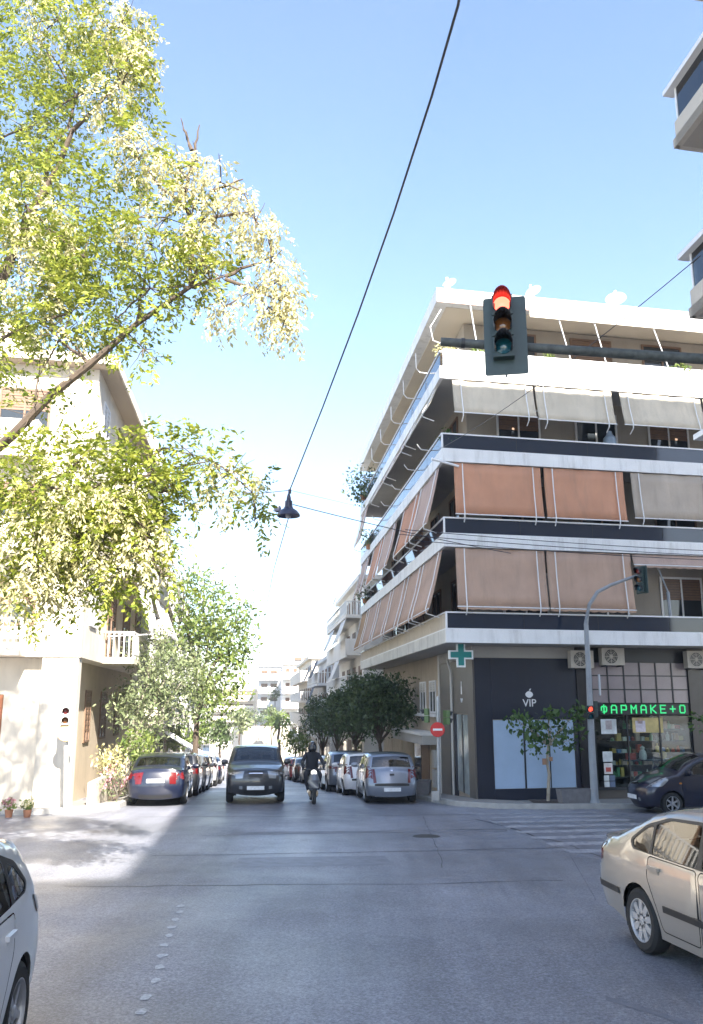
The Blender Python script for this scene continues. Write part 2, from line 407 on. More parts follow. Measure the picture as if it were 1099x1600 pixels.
for i, zb in enumerate(ZB):
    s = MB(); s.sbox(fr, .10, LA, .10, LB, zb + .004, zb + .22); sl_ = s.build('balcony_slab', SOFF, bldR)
    f = MB()
    if i < 3: f.sbox(fr, 0, .10, 0, LB, zb, zb + .41)
    else: f.sbox(fr, 0, .12, .122, LB, zb, zb + 1.02)
    f.build('balcony_fascia' if i < 3 else 'balcony_parapet', WHITE, sl_)
    f = MB(); f.sbox(fr, .102 if i < 3 else 0, LA, 0, .10 if i < 3 else .12, zb, zb + .41); f.build('balcony_fascia', WHITE if i else mat('stained_white_paint', (.62, .60, .54), .7, var=.1, vs=1.5, dirt=.5), sl_)
    rl = MB(); z1 = zb + .90
    if i < 3:
        rl.sbox(fr, .0, .09, 0, LB, z1, z1 + .045); rl.sbox(fr, .015, .075, .06, LB, zb + .412, zb + .44)
    rl.sbox(fr, .092 if i < 3 else .0, LA, 0, .09, z1, z1 + .045); rl.sbox(fr, .1, LA, .015, .075, zb + .412, zb + .44)
    rl.sbox(fr, .0, .055, .0, .055, zb + .411, z1 - .001) if i < 3 else None
    hr = rl.build('handrail', ALU, sl_)
    if i < 3:
        b = .06
        while b < LB - .1:
            g = MB(); g.sbox(fr, .03, .05, b, min(b + 2.48, LB), zb + .442, z1 - .002); g.build('glass_panel', BAND, sl_); b += 2.5
    a = .1; pm = BAND if i else CREAM  # first floor glass: reflected house fronts put in as a cream colour
    while a < LA - .1:
        g = MB(); g.sbox(fr, a, min(a + 2.38, LA), .03, .05, zb + .442, z1 - .002); g.build('glass_panel' if i else 'reflection_panel', pm, sl_); a += 2.4
# roof slab with its deep eave
m = MB(); m.sbox(fr, -.06, LA, -.06, LB, 15.16, 15.62); rf = m.build('roof', WHITE, bldR)
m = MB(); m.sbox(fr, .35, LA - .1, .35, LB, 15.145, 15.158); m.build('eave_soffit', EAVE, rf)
m = MB(); m.sbox(fr, -.085, -.062, -.06, LB, 15.10, 15.17); m.build('awning_rail', mat('pinkish_rail', (.45, .30, .26), .6), rf)
m = MB(); m.sbox(fr, -.10, -.065, 3.2, LB, 14.86, 15.098); m.build('rolled_awning', mat('cream_canvas', (.66, .60, .50), .8), rf)
m = MB(); m.sbox(fr, 6, 12, 5, 12, 15.62, 17.6); m.build('stair_house', WHITE, rf) if False else None
# windows and balcony doors on the recessed walls
for i, zb in enumerate(ZB):
    for b in (2.3, 5.2, 8.0): window(fr, 'a', b, zb + .24, 1.6, 2.2, bldR, 'balcony_door', SHUT if i % 2 else ALU, shutter=.35 if (b + i) % 2 < 1 else 0, at0=A0)
    for a in (2.6, 6., 9.4, 12.8, 16.2): window(fr, 'b', a, zb + .24, 1.6, 2.2, bldR, 'balcony_door', SHUT, shutter=.5 if int(a) % 2 else 0, at0=B0)
# awnings: canvas > front bar, arms
def canvas(name, col, st=None):
    mm = mat(name, col, .85, var=.10, vs=1.1, bump=.4, bs=7, dirt=.3); return mm
TAN = canvas('tan_canvas', (.45, .305, .225)); ORG = canvas('orange_canvas', (.50, .25, .15)); GRB = canvas('grey_beige_canvas', (.43, .36, .29)); CRM = canvas('cream_awning_canvas', (.56, .49, .38)); PNK = canvas('pink_beige_canvas', (.46, .33, .27)); OCH = canvas('ochre_canvas', (.34, .20, .09))
def awning(side, p0, p1, zt, zb_, o0, o1, m, val=.10, arms=True, parent=None, frm=None, nm='awning'):
    F = frm or fr
    pt = (lambda p, o, z: F(-o, p, z)) if side == 'a' else (lambda p, o, z: F(p, -o, z))
    mb = MB(); n, k = 22, 5; top = []
    for r in range(k + 1):
        u = r / k; sag = -.035 * math.sin(math.pi * u)
        for c in range(n + 1):
            v = c / n
            top.append(pt(p0 + (p1 - p0) * v, o0 + (o1 - o0) * u + sag + .014 * math.sin(v * 17 + r * .7 + p0) + .01 * math.sin(v * 41 + p1), zt + (zb_ - zt) * u))
    fs = [(r * (n + 1) + c, r * (n + 1) + c + 1, (r + 1) * (n + 1) + c + 1, (r + 1) * (n + 1) + c) for r in range(k) for c in range(n)]
    base = k * (n + 1)
    mb.add(top, fs)
    if val:
        vn = 40; rows = []
        for c in range(vn + 1):
            v = c / vn; p = p0 + (p1 - p0) * v
            rows.append((pt(p, o1, zb_), pt(p, o1 + .01, zb_ - val * (.62 + .38 * abs(math.sin(v * math.pi * 9))))))
        for (a, b), (c, d) in zip(rows, rows[1:]): mb.quad(a, b, d, c)
    o = mb.build(nm, m, parent or bldR, smooth=True, weld=True)
    md = o.modifiers.new('thick', 'SOLIDIFY'); md.thickness = .008
    fb = MB(); fb.tube([pt(p0 - .02, o1 + .012, zb_), pt(p1 + .02, o1 + .012, zb_)], .02, 6); fb.build('front_bar', ALU, o)
    if arms:
        for p in (p0 + .28, p1 - .28):
            ar = MB(); ar.tube([pt(p, o0 + .045, zt - .02), pt(p, (o0 + o1) / 2 + .02, (zt + zb_) / 2), pt(p, o1 + .045, zb_ + .03), pt(p, o1 + .02, zb_ - .12), pt(p, .02, zb_ - .24)], .019, 6); ar.build('awning_arm', ALU, o)
    return o
ZT = [z - .03 for z in ZB[1:]] + [15.1]
# right-hand facade, first to third floor
awning('a', .38, 3.35, ZT[0], 5.02, -.06, .12, TAN); awning('a', 3.42, 6.33, ZT[0], 5.02, -.06, .12, TAN)
awning('a', 6.4, 9.6, ZT[0], ZT[0] - .36, -.06, .08, PNK, arms=False); awning('a', 9.7, 12.6, ZT[0], 5.1, -.06, .12, TAN)
awning('a', .40, 3.35, ZT[1], 7.93, -.06, .10, ORG, val=0); awning('a', 3.47, 6.27, ZT[1], 7.93, -.06, .10, ORG, val=0)
awning('a', 6.55, 9.5, ZT[1], 8.05, -.06, .12, GRB, val=0); awning('a', 9.6, 12.4, ZT[1], 8.05, -.06, .12, GRB, val=0)
awning('a', .42, 3.22, ZT[2], 11.25, -.06, .22, CRM, val=0); awning('a', 3.3, 6.05, ZT[2], 11.2, -.06, .22, CRM, val=0)
awning('a', 6.35, 9.4, ZT[2], 11.2, -.06, .26, CRM, val=0); awning('a', 9.5, 12.4, ZT[2], 11.2, -.06, .22, CRM, val=0)
# left-hand facade
for p0, p1, mm in ((.55, 3.6, TAN), (3.7, 6.6, TAN), (6.9, 10.2, TAN), (10.4, 14.0, TAN), (14.3, 18.0, TAN), (18.2, 21.4, OCH)): awning('b', p0, p1, ZT[0], 5.0, -.06, .42, mm)
for p0, p1, mm in ((.7, 3.8, PNK), (4.1, 7.4, ORG), (9.2, 12.6, PNK), (13.0, 16.2, ORG), (18.0, 21.4, PNK)): awning('b', p0, p1, ZT[1], 7.75, -.06, .42, mm, val=0)
for p0, p1, mm in ((.7, 4.6, CRM), (4.9, 9.2, PNK), (9.6, 14.2, PNK), (18.6, 21.4, PNK)): awning('b', p0, p1, ZT[2], 11.55 if p0 < 18 else 10.6, -.06, .38, mm, val=0)
# slim white awning arms left standing without canvas
for i, zz in ((3, 0), (2, 0)):
    for a in (2., 4.6, 7.6, 10.6, 13.6, 16.8):
        z1 = ZB[i] + .93
        m = MB(); m.tube([fr(a, .04, z1), fr(a, -.28, z1 + .02), fr(a, -.4, z1 + .16), fr(a - .02, -.42, z1 + .5 * (i == 3) + .2)], .018, 6); m.build('awning_arm', ALU, bldR)
for b, b2 in ((1.1, 1.35), (4.2, 4.65), (5.5, 5.95), (7.7, 8.3), (10.5, 11.)):
    m = MB(); m.tube([fr(-.05, b, 15.12), fr(.06, b2, 13.5)], .022, 6); m.build('awning_arm', ALU, bldR)
m = MB(); m.tube([fr(.06, .1, 14.9), fr(-.02, -.3, 14.2), fr(.02, -.2, 13.75), fr(.1, .05, 13.72)], .02, 6); m.build('awning_arm', ALU, bldR)
m = MB(); m.tube([fr(.0, .55, ZT[1] - .12), fr(-.15, -.35, ZT[1] + .02)], .04, 8); m.tube([fr(-.15, -.35, ZT[1] + .02), fr(-.153, -.37, ZT[1] + .022)], .05, 8); m.build('rolled_awning', ALU, bldR)

# ---- ground floor, right-hand face: charcoal cladding, frosted windows, pharmacy
def aface(name, b0, b1, z0, z1, d0, d1_, mm, parent=bldR): mb = MB(); mb.sbox(fr, A0 - d1_, A0 - d0, b0, b1, z0, z1); return mb.build(name, mm, parent)
def bface(name, a0, a1, z0, z1, d0, d1_, mm, parent=bldR): mb = MB(); mb.sbox(fr, a0, a1, B0 - d1_, B0 - d0, z0, z1); return mb.build(name, mm, parent)
FROST = mat('frosted_blue_glass', (.36, .47, .62), .2, var=.1, vs=.8)
z0 = RIGHT - .3
aface('cladding_panel', B0 + .002, 1.78, z0, 3.55, .0, .05, CHAR); aface('cladding_panel', 1.785, 4.70, 1.62, 3.55, 0, .05, CHAR)
aface('lintel_band', B0 + .002, 5.2, 3.56, 3.92, .0, .03, SOFF)
aface('cladding_panel', 4.55, 4.70, z0, 1.615, 0, .05, CHAR); aface('plinth', 1.785, 4.545, z0, RIGHT + .12, 0, .05, CHAR)
for b0, b1 in ((1.80, 2.80), (2.86, 3.66), (3.70, 4.53)): aface('shop_window', b0, b1, RIGHT + .13, 1.60, 0, .025, FROST)
aface('mullion', 2.803, 2.857, RIGHT + .13, 1.60, 0, .04, DARK); aface('mullion', 3.663, 3.697, RIGHT + .13, 1.60, 0, .035, DARK)
aface('dark_pillar', 4.71, 5.25, z0, 3.92, 0, .10, mat('black_stone', (.02, .018, .02), .3, var=.2, vs=4))
aface('dark_pillar', 8.75, 9.35, z0, 3.92, 0, .10, MAT['black_stone'])
def on_a(b, z, d=.052): return axis_m(Vector(fr(A0 - d, b, z)), (D2[0], D2[1], 0), (0, 0, 1))
def on_b(a, z, d=.052): return axis_m(Vector(fr(a, B0 - d, z)), (-D1[0], -D1[1], 0), (0, 0, 1))
LET = mat('white_lettering', (.75, .76, .78), .5)
text_mb('VIP', .34, on_a(3.05, 2.02), .012).build('wall_lettering', LET, bldR)
ap = MB(); Mx = on_a(3.05, 2.40, .053)
ap.prism([(.115 * math.cos(t) * (1 + .12 * math.cos(2 * t)), .105 * math.sin(t) - .03 * abs(math.cos(t)) ** 4 * 0) for t in np.linspace(0, 2 * math.pi, 19)[:-1]], Mx, .012)
ap.prism([(.0, .115), (.05, .13), (.07, .19), (.02, .17)], Mx, .012); ap.build('wall_emblem', LET, bldR)
# pharmacy bay: recessed shop with stock behind the glass
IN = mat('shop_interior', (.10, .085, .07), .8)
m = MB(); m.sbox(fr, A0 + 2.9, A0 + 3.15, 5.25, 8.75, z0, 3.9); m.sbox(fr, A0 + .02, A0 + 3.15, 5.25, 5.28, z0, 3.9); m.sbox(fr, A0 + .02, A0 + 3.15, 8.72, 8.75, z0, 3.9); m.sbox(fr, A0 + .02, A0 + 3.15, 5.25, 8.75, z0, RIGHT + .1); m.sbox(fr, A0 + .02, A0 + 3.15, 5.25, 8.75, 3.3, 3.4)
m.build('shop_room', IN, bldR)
SHG = glass('shop_glass', .9, refl=.28)
for k in range(3): 
    b0 = 5.27 + k * 1.16; aface('shop_window', b0 + .02, b0 + 1.14, RIGHT + .12, 1.72, -.02, .01, SHG)
m = MB()
for b in (5.25, 6.41, 7.57, 8.70): m.sbox(fr, A0 - .04, A0 + .03, b, b + .045, RIGHT + .02, 1.74)
m.sbox(fr, A0 - .038, A0 + .028, 5.296, 8.699, RIGHT + .02, RIGHT + .11); m.build('shopfront_frame', DARK, bldR)
PINKP = mat('pinkish_transom_glass', (.30, .255, .265), .25, var=.12, vs=1.2)
tr = MB()
for c in range(7): tr.sbox(fr, A0 - .06, A0 - .02, 5.25 + c * .583 - .018 * (c > 0), 5.25 + c * .583 + .018 * (c < 6), 2.12, 3.46)
for r in range(4): tr.sbox(fr, A0 - .058, A0 - .022, 5.27, 8.73, 2.12 + r * .446 - .016 * (r > 0), 2.12 + r * .446 + .016)
trf = tr.build('transom_frame', DARK, bldR)
for c in range(6):
    for r in range(3): aface('pane', 5.25 + c * .583 + .02, 5.25 + (c + 1) * .583 - .02, 2.12 + r * .446 + .018, 2.12 + (r + 1) * .446 - .018, .018, .03, PINKP, trf)
aface('fascia_board', 5.25, 8.75, 3.47, 3.92, .0, .04, DARK)
sg = aface('sign_box', 5.36, 8.62, 1.755, 2.10, .03, .16, mat('sign_black', (.008, .010, .009), .4))
LED = mat('green_led', (.02, .3, .1), .5, emit=((.04, .70, .22), .22))
LETS = 'ΦΑΡΜΑΚΕ+Ο'
l_, r_, t_, h_ = -.09, .09, .24, .125
ring = [(l_ + .03, .0), (r_ - .03, .0), (r_, .04), (r_, .2), (r_ - .03, t_), (l_ + .03, t_), (l_, .2), (l_, .04), (l_ + .03, .0)]
STK = {'Φ': [[(x, .04 + y * .68) for x, y in ring], [(0, -.01), (0, .25)]], 'Α': [[(l_, 0), (l_, .19), (l_ + .04, t_), (r_ - .04, t_), (r_, .19), (r_, 0)], [(l_, .1), (r_, .1)]], 'Ρ': [[(l_, 0), (l_, t_), (r_ - .02, t_), (r_, .2), (r_, .13), (r_ - .02, .1), (l_, .1)]],
       'Μ': [[(l_, 0), (l_, t_), (0, .12), (r_, t_), (r_, 0)]], 'Κ': [[(l_, 0), (l_, t_)], [(r_, t_), (l_ + .03, h_), (r_, 0)]], 'Ε': [[(r_, 0), (l_, 0), (l_, t_), (r_, t_)], [(l_, h_), (r_ - .03, h_)]], '+': [[(l_, h_), (r_, h_)], [(0, .035), (0, .215)]], 'Ο': [ring]}
for k, ch in enumerate(LETS):
    m = MB(); Mk = on_a(5.58 + k * .352, 1.815, .162)
    for sx in STK[ch]:
        for (x0, y0), (x1, y1) in zip(sx, sx[1:]):
            L = math.hypot(x1 - x0, y1 - y0); a_ = math.atan2(y1 - y0, x1 - x0); m.prism([(-.018, -.021), (L + .018, -.021), (L + .018, .021), (-.018, .021)], Mk @ Matrix.Translation((x0, y0, 0)) @ Matrix.Rotation(a_, 4, 'Z'), .012)
    m.build('led_letter', LED, sg)
# stock: shelves are parts of the shop, the goods are things of their own
for r, zz in enumerate((-.25, .12, .5, .88, 1.26)):
    m = MB(); m.sbox(fr, A0 + .32, A0 + .62, 5.95, 8.65, zz, zz + .03); m.build('shelf', mat('shelf_board', (.10, .09, .085), .5), bldR)
gnam = ['off-white', 'red', 'dark blue', 'ochre', 'green', 'pinkish', 'black', 'brown']; rown = ['lowest', 'second', 'middle', 'fourth', 'top']
partn = lambda b: ['far left', 'left', 'middle', 'right', 'far right'][min(4, int((b - 5.9) / .55))]
gcol = [(.75, .75, .72), (.65, .10, .07), (.10, .24, .5), (.72, .5, .13), (.16, .42, .22), (.75, .55, .48), (.07, .07, .08), (.38, .18, .10)]
for r, zz in enumerate((-.25, .12, .5, .88, 1.26)):
    b = 6.0
    while b < 8.55:
        wd = rnd.uniform(.06, .17); h = rnd.uniform(.10, .3); d = rnd.uniform(.1, .22); kk = rnd.randrange(8)
        if rnd.random() < .86:
            mb = MB(); a = A0 + .335 + rnd.uniform(0, .05)
            if rnd.random() < .65: mb.sbox(fr, a, a + d, b, b + wd, zz + .031, zz + .03 + h); nm, lb = 'product_box', '%s product box on the %s shelf of the pharmacy, %s part' % (gnam[kk], rown[r], partn(b))
            else:
                q = Vector(fr(a + .06, b + wd / 2, zz + .031)); rr = min(wd / 2, .06)
                mb.lathe([(0, 0), (rr, 0), (rr, h * .65), (rr * .4, h * .78), (rr * .4, h), (0, h)], Matrix.Translation(q), 10); nm, lb = 'product_bottle', '%s product bottle on the %s shelf of the pharmacy, %s part' % (gnam[kk], rown[r], partn(b))
            tag(mb.build(nm, mat('product_%d' % kk, gcol[kk], .5)), lb, 'box' if 'box' in nm else 'bottle', 'boxes on the pharmacy shelves' if 'box' in nm else 'bottles on the pharmacy shelves')
        b += wd + rnd.uniform(.012, .07)
def goods(name, label, cat, fn): mb = MB(); fn(mb); return mb
m = MB(); q = Vector(fr(A0 + .2, 7.02, RIGHT + .945)); m.lathe([(0, 0), (.11, 0), (.13, .12), (.10, .26), (.06, .3), (.075, .38), (0, .44)], Matrix.Translation(q), 14); tag(m.build('white_jar', mat('white_ceramic', (.75, .75, .75), .3), smooth=True), 'white rounded jar on the window counter of the pharmacy', 'jar')
m = MB(); q = Vector(fr(A0 + .2, 7.75, RIGHT + 1.08)); m.lathe([(0, -.02), (.13, -.02), (.13, .02), (0, .02)], axis_m(q, (D2[0], D2[1], 0), (0, 0, 1)), 18); tag(m.build('display_disc', mat('ochre_card', (.42, .3, .10), .6)), 'round yellow display disc in the pharmacy window', 'display')
m = MB(); m.sbox(fr, A0 + .12, A0 + .26, 6.42, 6.74, RIGHT + .945, RIGHT + 1.15); tag(m.build('gift_box', mat('red_card', (.45, .05, .04), .5)), 'red carton lying on the window counter of the pharmacy', 'box')
m = MB(); m.sbox(fr, A0 + .08, A0 + .315, 6.35, 8.6, RIGHT + .90, RIGHT + .94); m.build('window_counter', mat('counter_grey', (.09, .10, .12), .4, var=.2, vs=5), bldR)
# flat posters on the glass
def poster(b0, b1, za, zb_, col, extra=()):
    p = MB(); p.sbox(fr, A0 - .022, A0 - .014, b0, b1, za, zb_); o = p.build('poster', mat('poster_%d' % int(b0 * 100), col, .5, var=.25, vs=3))
    for k, (x0, x1, y0, y1, c) in enumerate(extra):
        e = MB(); e.sbox(fr, A0 - .026, A0 - .0225, b0 + (b1 - b0) * x0, b0 + (b1 - b0) * x1, za + (zb_ - za) * y0, za + (zb_ - za) * y1); e.build('printed_area', mat('print_%d_%d' % (int(b0 * 100), k), c, .5, var=.2, vs=9), o)
    return o
tag(poster(6.62, 7.72, 1.18, 1.66, (.50, .40, .16), ((.1, .42, .05, .8, (.55, .5, .55)), (.18, .34, .6, .95, (.45, .28, .2)))), 'yellow poster with a pale figure on the pharmacy glass', 'poster')
tag(poster(5.50, 5.84, .28, .60, (.62, .66, .66)), 'plain pale notice on the pharmacy door glass', 'poster')
tag(poster(5.52, 5.82, -.10, .24, (.66, .62, .6), ((.2, .8, .2, .6, (.5, .08, .06)),)), 'white notice with a red spot on the pharmacy door glass', 'poster')
tag(poster(5.50, 6.05, 1.15, 1.62, (.16, .20, .26), ((.3, .7, .3, .9, (.4, .35, .35)),)), 'dark blue poster at the left top of the pharmacy glass', 'poster')
for r in range(2):
    for c in range(2):
        tag(poster(5.50 + c * .2, 5.68 + c * .2, -.5 + r * .19, -.33 + r * .19, (.12, .16, .24)), 'small dark blue card low on the pharmacy door, %s %s of four' % ('upper' if r else 'lower', 'right' if c else 'left'), 'card', 'cards on the pharmacy door')
# bay further right
aface('cladding_panel', 9.36, LB, z0, 3.55, 0, .05, MAT['black_stone'])

# ---- ground floor, left-hand face
zl = -3.2
bface('cladding_panel', A0 + .003, 2.2, zl, 3.55, 0, .05, CHARB); bface('cladding_panel', 2.21, 3.25, 1.78, 3.55, 0, .05, CHARB); bface('cladding_panel', 3.26, 4.9, 1.78, 3.55, 0, .05, CHARB); bface('cladding_panel', 4.91, 6.4, zl, 3.55, 0, .05, CHARB)
bface('cladding_panel', 3.9, 4.9, zl, 1.775, 0, .05, CHAR)
bface('lintel_band', A0, 6.5, 3.56, 3.92, 0, .06, SOFF)
for a0, a1 in ((2.22, 2.98), (3.08, 3.88)): bface('glass_door', a0, a1, -.75, 1.76, .0, .03, mat('pale_door_glass', (.34, .38, .38), .12, var=.3, vs=1.6))
bface('door_post', 2.985, 3.075, -.75, 1.76, 0, .05, DARK)
text_mb('VIP', .2, on_b(2.95, 2.15), .01).build('wall_lettering', LET, bldR)
bt = MB(); bt.prism([(-.06, 0), (.06, 0), (.06, .22), (.025, .3), (.025, .42), (-.025, .42), (-.025, .3), (-.06, .22)], on_b(2.95, 2.42), .01); bt.build('wall_emblem', LET, bldR)
m = MB(); m.tube([fr(4.2, B0 - .12, -1.2), fr(4.2, B0 - .12, 3.2), fr(4.15, B0 - .25, 3.6), fr(3.2, B0 - .4, 3.80)], .045, 10); m.build('drainpipe', mat('pale_pipe', (.50, .49, .46), .5), bldR, smooth=True)
m = MB(); m.tube([fr(6.45, B0 - .06, -1.6), fr(6.45, B0 - .06, 3.9)], .06, 8); m.build('drainpipe', MAT['pale_pipe'], bldR)
for a in (7.3, 9.3): window(fr, 'b', a, 1.75, 1.2, 1.25, bldR, 'window', ALU, shutter=.35, sm=mat('white_shutter', (.6, .58, .54), .6), at0=B0)
bface('window_sill', 6.9, 11., 1.62, 1.74, 0, .22, WHITE)
bface('porch_roof', 6.6, 13.5, .62, .95, 0, .75, SOFF); bface('porch_edge', 6.58, 13.52, .951, 1.05, 0, .8, WHITE2)
bface('entrance_door', 8.8, 10.4, -1.75, .6, 0, .04, SHUT); bface('entrance_glass', 10.5, 11.9, -1.75, .6, 0, .04, WINGL)
for a0, a1 in ((7.0, 8.6), (12.2, 15), (15.1, 18), (18.1, 21)): bface('stone_panel', a0, a1, -2.2, .6, 0, .05, mat('stone_cladding', (.40, .32, .22), .7, var=.15, vs=2.))
for zz in (-.9, -.2): tag(bface('meter_cabinet', 6.62, 7.0, zz, zz + .62, .02, .3, mat('cabinet_grey', (.42, .41, .38), .6, dirt=.3), None), 'grey meter cabinet on the wall, %s of two' % ('lower' if zz < -.5 else 'upper'), 'cabinet')
# ------------------------------------------------------------------ cars
def catmull(P, n):
    P = [np.array(p, float) for p in P]
    if len(P) == 2: return [P[0] + (P[1] - P[0]) * i / n for i in range(n + 1)]
    E_ = [2 * P[0] - P[1]] + P + [2 * P[-1] - P[-2]]; out = []
    for i in range(1, len(P)):
        a, b, c, d = E_[i - 1], E_[i], E_[i + 1], E_[i + 2]
        for k in range(n):
            t = k / n; out.append(.5 * ((2 * b) + (c - a) * t + (2 * a - 5 * b + 4 * c - d) * t * t + (3 * b - a - 3 * c + d) * t ** 3))
    out.append(P[-1]); return out
def in_poly(P, poly):
    x, y = P[:, 0], P[:, 1]; r = np.zeros(len(P), bool); n = len(poly); j = n - 1
    for i in range(n):
        xi, yi = poly[i]; xj, yj = poly[j]
        c = ((yi > y) != (yj > y)); 
        with np.errstate(divide='ignore', invalid='ignore'): r ^= c & (x < (xj - xi) * (y - yi) / (yj - yi + 1e-12) + xi)
        j = i
    return r
def poly_dist(P, line):
    d = np.full(len(P), 9.)
    for a, b in zip(line, line[1:]):
        ab = b - a; L = max(1e-9, ab @ ab); t = np.clip(((P - a) @ ab) / L, 0, 1)
        d = np.minimum(d, np.linalg.norm(P - (a + t[:, None] * ab), axis=1))
    return d
def shrink(poly, e):
    n = len(poly); P = [np.array(p, float) for p in poly]
    A = sum(P[i][0] * P[(i + 1) % n][1] - P[(i + 1) % n][0] * P[i][1] for i in range(n)); sg_ = 1 if A > 0 else -1; out = []
    for i in range(n):
        a = P[i] - P[i - 1]; b = P[(i + 1) % n] - P[i]; a = a / np.linalg.norm(a); b = b / np.linalg.norm(b)
        na, nb = np.array([-a[1], a[0]]) * sg_, np.array([-b[1], b[0]]) * sg_; mm = na + nb; mm = mm / max(.6, (mm @ mm) / 2); out.append(P[i] + mm * e)
    return out
def rounded(poly, r=.05, n=3):
    P = [np.array(p, float) for p in poly]; out = []; k = len(P)
    for i in range(k):
        a, b, c = P[i - 1], P[i], P[(i + 1) % k]
        u, v = a - b, c - b; ru = min(r, np.linalg.norm(u) * .4); rv = min(r, np.linalg.norm(v) * .4)
        p, q = b + u / np.linalg.norm(u) * ru, b + v / np.linalg.norm(v) * rv
        for t in np.linspace(0, 1, n + 1): out.append((1 - t) ** 2 * p + 2 * t * (1 - t) * b + t * t * q)
    return out
TYRE = mat('tyre_rubber', (.018, .018, .018), .8, var=.2, vs=20)
ALLOY = mat('alloy_rim', (.46, .47, .49), .35, metal=.6, var=.05); HUBC = mat('silver_hubcap', (.44, .44, .44), .4, metal=.35)
CARGL = glass('car_glass', .42); CARGLD = glass('tinted_car_glass', .22)
TRIMB = mat('black_trim', (.014, .014, .015), .5); SEATM = mat('seat_cloth', (.05, .05, .055), .9); SEATB = mat('beige_seat_cloth', (.33, .27, .18), .9)
UNDER = mat('underbody', (.010, .010, .010), .9)
REDL = mat('red_lamp_lens', (.10, .004, .005), .15, coat=.6); CLEARL = mat('clear_lamp_lens', (.34, .36, .38), .12, metal=.5, coat=.8); AMBL = mat('amber_lamp_lens', (.5, .18, .03), .2)
CHROME = mat('chrome', (.6, .6, .62), .12, metal=1.0)
def paint(name, col, flake=.0, rough=.32): return mat(name, col, rough, metal=flake, coat=.9, var=.03, vs=2, spec=.5)
RIMS = {}
def wheel_meshes(Rw, style):
    key = (Rw, style)
    if key in RIMS: return RIMS[key]
    t = MB(); w_ = .10; r1 = Rw * .66
    t.lathe([(r1, -w_), (Rw * .86, -w_ * 1.05), (Rw * .97, -w_ * .8), (Rw, -w_ * .5), (Rw, w_ * .5), (Rw * .97, w_ * .8), (Rw * .86, w_ * 1.05), (r1, w_)], n=28)
    ty = t.build('tyre', TYRE, smooth=True); r = MB()
    r.lathe([(r1 * 1.02, -w_ * .9), (r1 * 1.03, w_ * .98), (r1 * .96, w_ * 1.0), (r1 * .90, w_ * .72), (r1 * .90, -w_ * .2)], n=28)
    n = {'hub': 9, 'five': 5, 'six': 6, 'seven': 7}[style]; hub = style == 'hub'
    for k in range(n):
        a = 2 * math.pi * k / n; wi, wo = (.155, .10) if hub else (.13, .09)
        p = [(r1 * .2, -r1 * wi), (r1 * .93, -r1 * wo * (1.5 if hub else 1)), (r1 * .93, r1 * wo * (1.5 if hub else 1)), (r1 * .2, r1 * wi)]
        r.prism(p, Matrix.Rotation(a, 4, 'Z') @ Matrix.Translation((0, 0, w_ * (.62 if hub else .5))), w_ * .22)
    r.lathe([(0, w_ * .9), (r1 * .2, w_ * .86), (r1 * .27, w_ * .6)], n=16)
    if hub: r.lathe([(r1 * .42, w_ * .80), (r1 * .2, w_ * .84)], n=20)
    rm = r.build('rim', HUBC if hub else ALLOY, smooth=True, ang=30); d = MB(); d.lathe([(0, -w_ * .1), (r1 * .95, -w_ * .1)], n=20); di = d.build('recess_shade_disc', UNDER)  # plain black disc: shade of the recess behind the spokes as colour
    RIMS[key] = (ty.data, rm.data, di.data)
    for o in (ty, rm, di): bpy.data.objects.remove(o)
    return RIMS[key]
